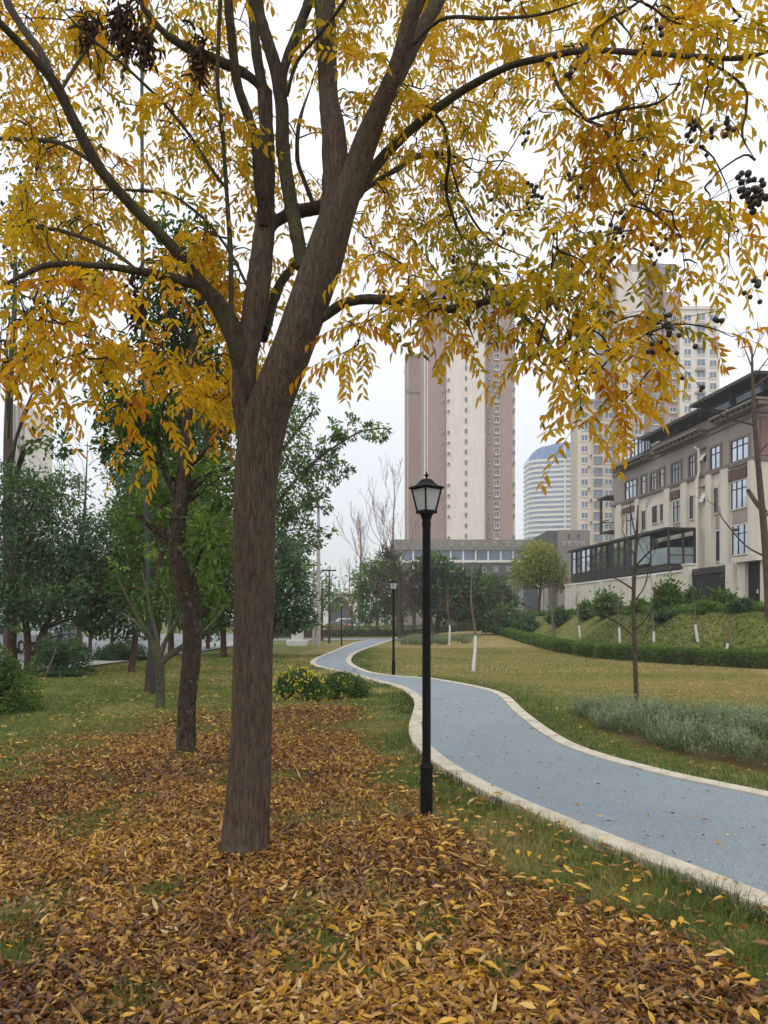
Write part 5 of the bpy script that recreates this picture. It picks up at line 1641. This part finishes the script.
# sunroom: glazed long front, open veranda at the near end
T3_ = 2.65
sr0, sr1, sm, ZF, ZR = 6.2, 25.3, 12.4, 5.75, 8.3
sun = thing('sunroom', 'long dark-framed glazed sunroom and veranda built out along the villa front', 'sunroom', (*(VC + VU * sr0 + VN * T3_), TER))
m = MB(); vbox(m, sr0 - .25, sr1 + .3, .43, T3_ + .3, ZR, ZR + .18); m.build('roof', DARKROOF, sun)
m = MB(); vbox(m, sr0, sr1, .25, T3_, ZF - .42, ZF); m.build('floor_slab', CHAR, sun)
m = MB(); vbox(m, sm, sr1, .25, T3_ - .4, TER - .3, ZF - .42); m.build('base_wall', TAUPED, sun)
for s in np.linspace(sr0 + .3, sm - .5, 3):
    m = MB(); vbox(m, s - .12, s + .12, T3_ - .5, T3_ - .26, TER - .3, ZF - .42); m.build('support', CHAR, sun)
ns = 11
es = np.linspace(sm, sr1, ns + 1)
for k in range(ns):
    m = MB(); vbox(m, es[k] + .05, es[k + 1] - .05, T3_ - .10, T3_ - .07, ZF + .45, ZR - .01); m.build('pane', GLZ if k % 3 else GLZD, sun)
for k in range(ns + 1):
    m = MB(); vbox(m, es[k] - .07, es[k] + .07, T3_ - .16, T3_ + .01, ZF + .001, ZR - .001); m.build('mullion', CHAR, sun)
m = MB(); vbox(m, sm + .06, sr1, T3_ - .14, T3_ - .02, ZR - .75, ZR - .68); m.build('transom', CHAR, sun)
m = MB(); vbox(m, sm + .08, sr1, T3_ - .13, T3_ - .03, ZF + .001, ZF + .44); m.build('sill_panel', CHAR, sun)
m = MB(); vbox(m, sm - .06, sm + .06, .25, T3_ - .17, ZF + .001, ZR - .001); m.build('end_screen', GLZW, sun)
for s, t_ in ((sr0 + .08, T3_ - .1), (sr0 + .08, 1.4), (sr0 + .08, .5), (9.0, T3_ - .1)):
    m = MB(); vbox(m, s - .07, s + .07, t_ - .07, t_ + .07, ZF + .001, ZR - .001); m.build('post', CHAR, sun)
for t0_, t1_ in ((.58, 1.32), (1.48, T3_ - .18)):
    for z0_, z1_ in ((ZF + .08, ZF + .68), (ZF + .74, ZF + 1.3)):
        m = MB(); vbox(m, sr0 + .06, sr0 + .1, t0_, t1_, z0_, z1_); m.build('balustrade_panel', GLZW, sun)
m = MB(); vbox(m, sr0 + .02, sr0 + .14, .44, T3_ - .03, ZF + 1.3, ZF + 1.37); m.build('handrail', CHAR, sun)
m = MB(); vbox(m, sr0 + .1, 8.9, T3_ - .12, T3_ - .08, ZF + .08, ZF + 1.3); m.build('balustrade_panel', GLZW, sun)
m = MB(); vbox(m, 9.1, sm - .1, T3_ - .12, T3_ - .08, ZF + .3, ZR - .1); m.build('side_screen', GLZW, sun)
m = MB(); vbox(m, sr0 + .4, sm - .2, .26, .3, ZF + .01, ZR - .3); m.build('back_glazing', GLZD, sun)

# garden wall, fence and gate
TW = 7.0
def wall_span(x0, x1):
    a, _ = Vs(x1, 590, TW); b_, _ = Vs(x0, 590, TW)
    return a, b_
a, b_ = wall_span(565, 684.5)
GZ = 4.55
gw = thing('garden_wall', 'cream rendered garden wall with a coping, in front of the sunroom', 'wall', (*(VC + VU * a + VN * TW), TER))
m = MB(); vbox(m, a, b_, TW - .25, TW, TER - .4, GZ); m.build('wall_face', CREAM, gw)
m = MB(); vbox(m, a, b_, TW - .32, TW + .07, GZ, GZ + .12); m.build('coping', WHITEP, gw)
c0, c1 = wall_span(684.5, 689.5)
m = MB(); vbox(m, c0, c1, TW - .45, TW + .12, TER - .4, GZ + .35); vbox(m, c0 - .06, c1 + .06, TW - .5, TW + .18, GZ + .35, GZ + .45); m.build('end_pier', CREAM, gw)
for px in (575, 602, 630, 655):
    c0, c1 = wall_span(px - 2, px + 2)
    m = MB(); vbox(m, c0, c1, TW + .002, TW + .1, TER - .4, GZ - .01); m.build('pier', CREAM, gw)
s0, s1 = wall_span(573, 577)
m = MB(); vbox(m, s0, s1, TW - .1, TW + .03, TER, GZ - .7); m.build('side_door', CHAR, gw)
a, b_ = wall_span(690, 726)
gf = thing('garden_fence', 'dark close-barred metal garden fence between cream piers', 'fence', (*(VC + VU * a + VN * TW), TER))
m = MB()
for s in np.arange(a + .05, b_, .14):
    vbox(m, s, s + .06, TW - .2, TW - .16, TER, GZ + .1)
m.build('bars', CHAR, gf)
m = MB(); vbox(m, a, b_, TW - .158, TW - .1, GZ - .25, GZ - .15); vbox(m, a, b_, TW - .158, TW - .1, TER + .3, TER + .4); m.build('rails', CHAR, gf)
m = MB(); vbox(m, a, b_, TW - .3, TW - .25, TER, GZ - .1); m.build('backing_sheet', plain('fence_sheet', C(58, 54, 52), .6, .2, 3), gf)
gt = thing('garden_gate', 'cream garden gateway with a flat lintel and dark gate, right edge', 'gate', (*(VC + VU * wall_span(745, 757)[0] + VN * TW), TER))
for x0, x1 in ((727, 735), (739, 746.5), (760, 790)):
    s0, s1 = wall_span(x0, x1)
    m = MB(); vbox(m, s0, s1, TW - .3, TW + (.1 if x0 < 755 else 0), TER - .4, GZ + .1); m.build('pier', CREAM, gt)
s0, s1 = wall_span(738, 763)
m = MB(); vbox(m, s0, s1, TW - .5, TW + .35, GZ + .101, GZ + .38); m.build('lintel', CREAM, gt)
s0, s1 = wall_span(746.6, 759.9)
m = MB(); vbox(m, s0, s1, TW - .2, TW - .12, TER, GZ + .1)
for s in np.linspace(s0 + .1, s1 - .1, 6):
    vbox(m, s - .025, s + .025, TW - .119, TW - .06, TER + .1, GZ)
m.build('gate_leaf', CHAR, gt)
m = MB(); vbox(m, s0 + .2, s0 + .26, TW - .058, TW + .0, 3.0, 3.2); m.build('handle', WHITEP, gt)

# pale pergola
pg = thing('pergola', 'pale pergola with square columns beyond the shrubs at the far garden terrace', 'pergola', (*P(528, 612, 92)[:2], TER))
PERG = plain('weathered_pale_paint', C(170, 166, 160), .8, .12, 3)
for px, Yd in ((514.5, 92), (521, 94.5), (540.5, 91.5), (546, 94)):
    x0 = (px - CX) / FPX * Yd
    m = MB(); m.box(x0 - .24, x0 + .24, Yd - .24, Yd + .24, 1.5, 5.7); m.build('column', PERG, pg)
for yb in (91.8, 94.2):
    m = MB(); m.box(15.2, 20.0, yb - .14, yb + .14, 5.701, 5.95); m.build('beam', PERG, pg)
m = MB()
for k in range(9):
    m.box(15.5 + k * .5, 15.62 + k * .5, 91.0, 95.0, 5.951, 6.08)
m.build('rafters', PERG, pg)

# ---------------------------------------------------------------- towers
BRN = stucco('tower_brown', C(168, 144, 138))  # tower walls kept pale, part of the distance haze put into their colour
BRN2 = stucco('tower_brown_dark', C(138, 114, 110))
PALE = stucco('tower_pale', C(224, 217, 207))
BEIGE = stucco('tower_beige', C(212, 202, 186))
GREYW = stucco('tower_grey', C(150, 144, 142))
TGL = glass('tower_glass', C(110, 124, 138), .4, .15)
TGLB = glass('tower_blue_glass', C(88, 128, 178), .45, .12)


def slab(T, name, x0, x1, ytop, Yd, depth, mat, ybot=None, zb=0.0):
    m = MB()
    X0, X1 = (x0 - CX) / FPX * Yd, (x1 - CX) / FPX * Yd
    z1 = EYE - (ytop - HY) / FPX * Yd
    if ybot is not None: zb = EYE - (ybot - HY) / FPX * Yd
    m.box(X0, X1, Yd, Yd + depth, zb, z1)
    return m.build(name, mat, T)


def tower_windows(T, cells, Yd, frame_mat, gl, name='window', sill=None, proud=.12):
    """cells: (column, row, width px, height px); the hundred nearest the ground are parts, the rest one mesh"""
    cells = sorted(cells, key=lambda c: -c[1])
    k = Yd / FPX

    def one(m, c):
        px, py, w_, h_ = c
        x, z = (px - CX) * k, EYE - (py - HY) * k
        a, b2 = w_ * k / 2, h_ * k / 2
        m.box(x - a, x + a, Yd - .03, Yd + .2, z - b2, z + b2, mat=0)
        m.box(x - a - .12, x - a, Yd - proud, Yd + .2, z - b2 - .12, z + b2 + .12, mat=1)
        m.box(x + a, x + a + .12, Yd - proud, Yd + .2, z - b2 - .12, z + b2 + .12, mat=1)
        m.box(x - a, x + a, Yd - proud - .1, Yd + .2, z - b2 - .3, z - b2, mat=1)
        m.box(x - a, x + a, Yd - proud, Yd + .2, z + b2, z + b2 + .12, mat=1)
        if w_ > 3.5:
            m.box(x - .06, x + .06, Yd - .06, Yd + .1, z - b2, z + b2, mat=1)
    for c in cells[:100]:
        m = MB(); one(m, c); m.build(name, [gl, frame_mat], T)
    if len(cells) > 100:
        m = MB()
        for c in cells[100:]:
            one(m, c)
        o = m.build(name, [gl, frame_mat], T); o['kind'] = 'stuff'


t1 = thing('apartment_tower', 'tall apartment tower of brown and cream vertical bands behind the nearest lamp', 'tower', (*P(460, 600, 215)[:2], 0))
slab(t1, 'side_wing', 406, 424, 355, 236, 16, BRN)
slab(t1, 'brown_band', 423, 444.5, 280, 217.5, 20, BRN)
slab(t1, 'cream_band', 444.5, 486, 277, 214, 22, PALE)
slab(t1, 'brown_band', 486, 512.5, 284, 216, 20, BRN)
slab(t1, 'edge_strip', 512.5, 515, 290, 219, 12, PALE)
slab(t1, 'edge_strip', 424.2, 425.4, 282, 217.2, .25, PALE); slab(t1, 'edge_strip', 427, 428, 282, 217.2, .25, PALE)
slab(t1, 'edge_strip', 407.5, 408.4, 357, 235.7, .25, PALE)
slab(t1, 'edge_strip', 444.0, 446.2, 279, 213.7, .28, BRN2); slab(t1, 'edge_strip', 485.2, 487.2, 280, 213.7, .28, BRN2)
slab(t1, 'ledge_band', 406, 424, 389, 235.6, .38, GREYW, ybot=392.5)
slab(t1, 'roof_ledge', 405.7, 424.3, 353.6, 235.5, 17, GREYW, ybot=355.6); slab(t1, 'roof_ledge', 443.6, 487, 275, 213.4, 23, GREYW, ybot=278)
slab(t1, 'roof_house', 452, 478, 266, 220, 9, GREYW, ybot=276)
rows = [536 - 10.52 * k for k in range(24)]
tower_windows(t1, [(466, y, 1.7, 3.2) for y in rows], 214, GREYW, TGL)
tower_windows(t1, [(496.5, y, 4.6, 5.2) for y in rows], 216, PALE, TGL, 'bay_window', proud=.7)
m0 = None
for k, y in enumerate(rows):
    for px, Yf in ((448.6, 214), (443.2, 217.5), (513.8, 219), (489, 216)):
        if (k * 7 + int(px)) % 5 == 0: continue
        x, z = (px - CX) / FPX * Yf, EYE - (y + (px % 3) - HY) / FPX * Yf
        if px < 450:
            m = MB(); m.box(x - .4, x + .4, Yf - .5, Yf, z - .35, z + .35); m.box(x - .28, x + .28, Yf - .52, Yf - .501, z - .25, z + .25, mat=1)
            m.build('air_conditioner', [WHITEP, CHAR], t1)
        else:
            m = MB(); m.box(x - .3, x + .3, Yf - .6, Yf, z - .5, z + .4, mat=0); m.box(x - .32, x + .32, Yf - .7, Yf, z - .62, z - .5, mat=1)
            m.build('window_box', [TGL, WHITEP], t1)

t2 = thing('apartment_tower', 'cream and brown-grey apartment tower rising above the villa roof', 'tower', (*P(680, 600, 202)[:2], 0))
D2 = 202.0
slab(t2, 'cream_block', 680, 719.5, 308, D2, 24, PALE)
slab(t2, 'roof_ledge', 679.5, 720, 306, D2 - .4, 24.5, PALE, ybot=309)
slab(t2, 'brown_band', 664.5, 680, 292, D2 + 1.5, 22, BRN)
slab(t2, 'glazed_band', 650, 664.5, 286, D2 + 3.0, 20, GREYW)
slab(t2, 'brown_band', 645, 650, 284, D2 + 2, 20, BRN2)
slab(t2, 'cream_block', 632, 645, 272, D2 + 2.5, 22, PALE)
slab(t2, 'cream_block', 618, 632, 270, D2 + 1.2, 22, BEIGE)
slab(t2, 'grey_return', 613.5, 618, 272, D2 + 3, 18, GREYW)
slab(t2, 'roof_house', 622, 676, 264, D2 + 6, 10, GREYW, ybot=274)
fl = [315 + 11.4 * k for k in range(24)]
cells = []
for y in fl:
    cells += [(687.5, y + 3, 6.5, 6), (701, y + 2, 8, 6.5), (713, y + 3, 6.5, 6)]
tower_windows(t2, cells, D2, PALE, TGL)
tower_windows(t2, [(672.5, y + 4, 6.5, 4.6) for y in fl], D2 + 1.5, PALE, TGL, 'bay_window', proud=.5)
tower_windows(t2, [(657.5, y + 3, 11, 7) for y in fl], D2 + 3.0, PALE, TGL, 'wide_window')
tower_windows(t2, [(638, y + 3, 7.5, 5.6) for y in fl] + [(625, y + 3, 5, 5) for y in fl], D2 + 1.2, PALE, TGL, 'small_window')
for y in fl[1::2]:
    slab(t2, 'floor_band', 696.3, 705.7, y - 3.6, D2 - .9, .85, GREYW, ybot=y - 1.6)

t3 = thing('apartment_tower', 'plain beige apartment block between the white curved tower and the villa', 'tower', (*P(595, 600, 206)[:2], 0))
D3 = 206.0
slab(t3, 'beige_block', 577.5, 617.5, 402, D3, 7.7, BEIGE)
slab(t3, 'roof_ledge', 577, 618, 399, D3 - .6, 8.8, GREYW, ybot=402)
slab(t3, 'balcony_stack', 593, 603.5, 404, D3 - 1.1, 1.05, BEIGE)
cells = []
for k in range(15):
    y = 560 - 11.1 * k
    cells += [(584.5, y, 6.2, 5.6), (608.5, y, 7, 5.6)]
tower_windows(t3, cells, D3, WHITEP, TGL)
tower_windows(t3, [(598, 560 - 11.1 * k, 8, 6.2) for k in range(15)], D3 - 1.1, GREYW, TGL, 'balcony_window', proud=.3)
for k in range(14):
    if k % 3 != 1:
        x, z = (588.5 + (k % 2) * 2 - CX) / FPX * D3, EYE - (555.5 - 11.1 * k - HY) / FPX * D3
        m = MB(); m.box(x - .42, x + .42, D3 - .5, D3 - .02, z - .34, z + .34); m.box(x - .3, x + .3, D3 - .53, D3 - .501, z - .24, z + .24, mat=1); m.build('air_conditioner', [WHITEP, CHAR], t3)

t4 = thing('office_tower', 'white office tower with a rounded left corner, ribbon windows and blue glass crown', 'tower', (*P(552, 600, 470)[:2], 0))
D4 = 470.0
k4 = D4 / FPX
xl, xr = (532 - CX) * k4, (585 - CX) * k4


def round_plan(ins=0.0):
    r = 9.0
    pts = [(xr - ins, D4 + 30 - ins), (xl + ins, D4 + 30 - ins)]
    for a in np.linspace(math.pi, 1.5 * math.pi, 9):
        pts.append((xl + r + (r - ins) * math.cos(a), D4 + 6 + r + (r - ins) * math.sin(a) ))
    # front bows gently forward
    for u in np.linspace(.25, 1, 5):
        pts.append((xl + r + (xr - xl - r) * u - (ins if u == 1 else 0), D4 + 6 - 5.0 * math.sin(u * 1.5) + ins))
    return np.array(pts)


def plan_prism(m, ins, z0, z1, mat=0, top=None):
    a = round_plan(ins)
    m.prism(np.c_[a, np.full(len(a), z0)], np.c_[a if top is None else top, np.full(len(a), z1)], mat=mat)


zt = EYE - (457 - HY) * k4
m = MB(); plan_prism(m, .5, 0, zt); m.build('glazing_core', glass('office_glass', C(112, 132, 160), .35, .15), t4)
for k in range(28):
    z = zt - k * 3.08
    m = MB(); plan_prism(m, 0, z - 1.35, z); m.build('white_floor_band', WHITEP, t4)
m = MB()
a = round_plan(.3)
rings = []
for f_ in np.linspace(0, 1, 7):
    sh = a.copy()
    sh[:, 0] = np.maximum(a[:, 0], xl + 15 * (1 - math.sqrt(max(0, 1 - f_ ** 2))) + .3)
    rings.append(np.c_[sh, np.full(len(a), zt + f_ * 9.2)])
for r0, r1 in zip(rings, rings[1:]):
    m.prism(r0, r1, cap=False)
m.prism(rings[-1], rings[-1] + [0, 0, .3])
m.build('blue_glass_crown', TGLB, t4)
m = MB(); m.box(xl + 20.2, xl + 20.7, D4 + .3, D4 + 8, 0, zt + 9); m.build('seam', WHITEP, t4)

# ---------------------------------------------------------------- shopping block with raised letters
def letters(T, text, c, h, mat, name='letters', depth=.12):
    cu = bpy.data.curves.new(name, 'FONT')
    cu.body = text; cu.size = h; cu.extrude = depth / 2; cu.align_x = 'CENTER'; cu.align_y = 'CENTER'; cu.space_character = 1.0
    o = bpy.data.objects.new(name, cu); COL.objects.link(o)
    dg = bpy.context.evaluated_depsgraph_get()
    me = bpy.data.meshes.new_from_object(o.evaluated_get(dg))
    bpy.data.objects.remove(o)
    me.materials.clear(); me.materials.append(mat)
    q = bpy.data.objects.new(name, me); COL.objects.link(q)
    q.rotation_euler = (math.pi / 2, 0, 0)
    q.parent = T
    q.location = Vector([float(v) for v in c]) - world_loc(T)
    return q


D5 = 150.0
PODG = stucco('podium_grey', C(132, 126, 122))
PODD = stucco('podium_dark', C(92, 90, 94))
LET = plain('sign_white', C(184, 182, 178), .6, .03)
pod = thing('shopping_block', 'long low grey shopping block with white raised lettering below the towers', 'building', (*P(475, 600, D5)[:2], 0))
slab(pod, 'main_wall', 392, 562, 552, D5 + 1.2, 30, PODG)
slab(pod, 'sign_band', 391, 562, 539.5, D5, 31, PODG, ybot=550)
slab(pod, 'window_band', 396, 560, 550.2, D5 + .7, .46, TGL, ybot=561)
for px in np.arange(400, 560, 12.5):
    slab(pod, 'pier', px, px + 1.5, 550.3, D5 + .3, .38, WHITEP, ybot=576)
slab(pod, 'balcony_front', 396, 560, 560, D5 - .4, .65, WHITEP, ybot=562.5)
slab(pod, 'shop_band', 470, 560, 563, D5 - .2, .45, PODD, ybot=577)
slab(pod, 'shop_glazing', 396, 560, 579, D5 + .6, .55, TGL, ybot=606)
for i, chv in enumerate(("心", "采", "和", "居", "·", "中", "式", "院")):
    px = (438.7, 451, 463.5, 475, 485.3, 494.5, 507.5, 520)[i]
    letters(pod, chv, P(px, 544.6, D5 - .1), 1.25, LET, 'letter')
for i, chv in enumerate(("心", "采", "和")):
    letters(pod, chv, P((484, 496, 509)[i], 570, D5 - .3), 1.45, LET, 'letter')
wing = thing('shopping_block', 'darker grey corner block with four white characters, behind the sunroom roof', 'building', (*P(575, 600, 135)[:2], 0))
slab(wing, 'tower_wall', 548, 560, 530.5, 136, 20, PODD)
slab(wing, 'front_wall', 558, 590, 530, 135, 20, PODG)
slab(wing, 'lower_wall', 588, 640, 548, 137, 20, PODG)
for px in (569, 578.5):
    slab(wing, 'window', px - 1, px + 1, 534, 134.9, .2, GLZD, ybot=539)
for i, chv in enumerate("金色领地"):
    letters(wing, chv, P(563.8 + 6.1 * i, 544, 134.9), 1.05, LET, 'letter')

# pale arched building far along the path
ab = thing('arched_building', 'pale low building with a wide dark arch, far beyond the path fork', 'building', (*P(343, 632, 128)[:2], 0))
k = 128 / FPX
xa, za = (340 - CX) * k, EYE + (HY - 597) * k
m = MB()
a = np.linspace(0, math.pi, 15)
ri, ro = 9 * k, 11.5 * k
for i in range(14):
    q = [np.array([[xa + r * math.cos(t_), y_, za - 9 * k + r * math.sin(t_)] for r, t_ in ((ri, a[i]), (ro, a[i]), (ro, a[i + 1]), (ri, a[i + 1]))]) for y_ in (127.6, 130)]
    m.prism(q[0], q[1])
m.build('arch', WHITEP, ab)
m = MB()
prof = np.array([[xa + ri * math.cos(t_), 0, za - 9 * k + ri * math.sin(t_)] for t_ in a] + [[xa - ri, 0, 0], [xa + ri, 0, 0]])
m.prism(prof + [0, 128.4, 0], prof + [0, 129, 0]); m.build('dark_opening', PODD, ab)
m = MB(); m.box((322 - CX) * k, xa - ro, 128, 140, 0, za - 4 * k); m.box(xa + ro, (362 - CX) * k, 128, 140, 0, za + 0 * k); m.box((322 - CX) * k, (362 - CX) * k, 130.1, 140, 0, za + 1.2 * k); m.build('wall', WHITEP, ab)
m = MB(); m.box((328 - CX) * k, (360 - CX) * k, 126.8, 140.5, za + 3.0 * k, za + 4.4 * k); m.build('roof', WHITEP, ab)
# pale high-rise glimpsed at the far left
hr = thing('apartment_tower', 'pale ribbed high-rise glimpsed between trees at the far left', 'tower', (*P(16, 600, 260)[:2], 0))
slab(hr, 'wall', 5, 27, 405, 260, 20, PALE)
for px in (8, 12.5, 17, 21.5):
    slab(hr, 'rib', px, px + 1.6, 404, 259, .98, GREYW)

# ---------------------------------------------------------------- small park things
CONC = plain('pole_concrete', C(176, 170, 162), .9, .1, 4, .2, 40)
UPG = 'utility poles by the path fork'
for px, py, top, r, lab, mt in ((318.4, 646, 498, .14, 'pale tapering concrete utility pole by the path fork', CONC), (313.8, 645.5, 560, .1, 'shorter grey utility pole standing close beside the pale concrete one', CONC), (329.3, 643.5, 566, .08, 'slim dark utility pole just left of the farthest lamp', GPOLE)):
    b_ = gbase(px, py)
    k = b_[1] / FPX
    H = (py - top) * k
    T = thing('utility_pole', lab, 'pole', b_, UPG)
    m = MB(); m.tube(np.array([[b_[0], b_[1], -.1], [b_[0], b_[1], H * .5], [b_[0], b_[1], H]]), [r, r * .85, r * .6], 10); m.build('shaft', mt, T, smooth_=True)
    m = MB(); m.box(b_[0] - .5, b_[0] + .5, b_[1] - .28, b_[1] - .2, H * .93, H * .93 + .1); m.build('crossarm', GPOLE, T)
    m = MB()
    for dx in (-.42, 0, .42):
        m.lathe([(0, 0), (.05, 0), (.05, .08), (.03, .12), (.05, .14), (.03, .2), (0, .2)], (b_[0] + dx, b_[1] - .24, H * .93 + .1), 8)
    m.build('insulators', WHITEP, T)
b_ = gbase(297.5, 645.5)
T = thing('plinth', 'white stepped stone plinth on the lawn by the path fork', 'plinth', b_)
k = b_[1] / FPX
m = MB(); m.box(b_[0] - 10 * k, b_[0] + 10 * k, b_[1] - .6, b_[1] + .6, -.05, 5 * k); m.build('step', WHITEP, T)
m = MB(); m.box(b_[0] - 5.6 * k, b_[0] + 5.6 * k, b_[1] - .36, b_[1] + .36, 5 * k, 15.5 * k); m.build('block', WHITEP, T)

TYRE = plain('tyre_rubber', (.02, .02, .02, 1), .8, .1)


def car(label, x, y, rot, paint, van=False):
    T = thing('parked_car', label, 'car', (x, y, 0.03), 'cars parked beyond the park')
    T.rotation_euler = (0, 0, rot)
    o = np.array([x, y, .03])
    hw = .86
    if van: prof = [(-2.2, .32), (-2.25, .8), (-2.15, 1.7), (-1.9, 1.86), (1.1, 1.86), (1.9, 1.1), (2.2, .95), (2.25, .4), (2.1, .28), (-2.1, .28)]
    else: prof = [(-2.2, .34), (-2.25, .72), (-2.1, .94), (-1.55, .98), (-.95, 1.4), (-.3, 1.46), (.45, 1.42), (1.15, .98), (2.0, .84), (2.25, .6), (2.2, .3), (-2.1, .28)]
    pr = np.array(prof)
    rings = []
    for u, ins in ((-hw, .12), (-hw * .93, 0), (hw * .93, 0), (hw, .12)):
        tuck = np.clip((pr[:, 1] - .95) / .5, 0, 1) * .16 * np.sign(u)
        rings.append(np.stack([np.full(len(pr), u) - tuck, pr[:, 0], pr[:, 1] - ins * .2], 1) + o)
    m = MB()
    for a_, b2 in zip(rings, rings[1:]):
        m.prism(a_, b2, cap=False)
    for r_, fl in ((rings[0], 1), (rings[-1], 0)):
        c = r_.mean(0); n_ = len(r_)
        m.add(np.vstack([r_, c]), None, [[(i + 1) % n_, i, n_] if fl else [i, (i + 1) % n_, n_] for i in range(n_)])
    m.build('body', paint, T)
    zt_, zb_ = (1.72, 1.1) if van else (1.38, .99)
    y0, y1 = (-1.9, 1.2) if van else (-1.2, .85)
    for sg in (-1, 1):
        m = MB()
        q = np.array([[sg * (hw + .012), y0 - .15, zb_], [sg * (hw + .012), y1 + .15, zb_], [sg * (hw - .13), y1 - .35, zt_], [sg * (hw - .13), y0 + .25, zt_]]) + o
        m.prism(q, q + [-sg * .03, 0, 0]); m.build('side_window', GLZD, T)
    for nm, ya, yb in (('windscreen', (1.17, 1.0) if not van else (1.85, 1.14), (.52, 1.41) if not van else (1.2, 1.78)), ('rear_window', (-1.52, 1.0) if not van else (-2.2, 1.1), (-1.0, 1.38) if not van else (-2.14, 1.65))):
        m = MB(); s_ = .05 if ya[0] > 0 else -.05
        q = np.array([[-.66, ya[0] + s_, ya[1]], [.66, ya[0] + s_, ya[1]], [.56, yb[0] + s_, yb[1]], [-.56, yb[0] + s_, yb[1]]]) + o
        m.prism(q, q - [0, s_ * .4, 0]); m.build(nm, GLZD, T)
    for yy_ in (-1.35, 1.35):
        for sg in (-1, 1):
            W_ = MB()
            aa = np.arange(16) / 16 * 6.2832
            c0 = np.stack([np.full(16, sg * .68), yy_ + .32 * np.cos(aa), .32 + .32 * np.sin(aa)], 1) + o
            W_.prism(c0, c0 + [sg * .21, 0, 0]); w_ = W_.build('wheel', TYRE, T)
            R_ = MB(); c1 = np.stack([np.full(16, sg * .893), yy_ + .19 * np.cos(aa), .32 + .19 * np.sin(aa)], 1) + o
            R_.prism(c1, c1 + [sg * .015, 0, 0]); R_.build('rim', WHITEP, w_)
    for sg in (-1, 1):
        m = MB(); m.box(sg * .6 - .16, sg * .6 + .16, 2.16, 2.27, .6, .74); 
        m.V[-1] = m.V[-1] + o; m.build('headlight', WHITEP, T)
        m = MB(); m.box(sg * .66 - .12, sg * .66 + .12, -2.29, -2.18, .68, .86); m.V[-1] = m.V[-1] + o
        m.build('tail_light', plain('tail_red', C(150, 20, 20), .4, .05), T)
    return T


CW = plain('car_white', C(212, 214, 216), .3, .03, 1, spec=.6); CS = plain('car_silver', C(150, 154, 158), .3, .05, 1, spec=.6); CR = plain('car_red', C(176, 34, 38), .3, .05, 1, spec=.6)
b_ = G(6, 660); car('white car parked across the street behind the left tree stems', -18.5, 36, 0, CW)
car('silver car parked across the street beyond the clipped bush', -20.5, 48, 0, CS)
car('white van parked farther down the street beyond the low dark bush', -20.5, 62, 0, CW, True)
x0 = (335.5 - CX) / FPX * 110
car('red car parked beyond the far hedge by the arched building', x0, 110, 1.3, CR)
car('white van parked beyond the far hedge, beside the red car', (347 - CX) / FPX * 112, 112, 1.2, CW, True)

# ---------------------------------------------------------------- haze
USE_HAZE = True
if USE_HAZE:
    t = NT('haze')
    pv = t.n('ShaderNodeVolumePrincipled')
    pv.inputs['Color'].default_value = (.97, .98, 1, 1)
    pv.inputs['Density'].default_value = .0007
    pv.inputs['Anisotropy'].default_value = .2
    t.l(pv.outputs[0], t.out.inputs['Volume'])
    m = MB(); m.box(-1000, 1000, -60, 1700, -1.2, 130)
    o = m.build('haze', t.m)
    tag(o, 'thin grey haze softening the far towers', 'haze', kind='stuff')
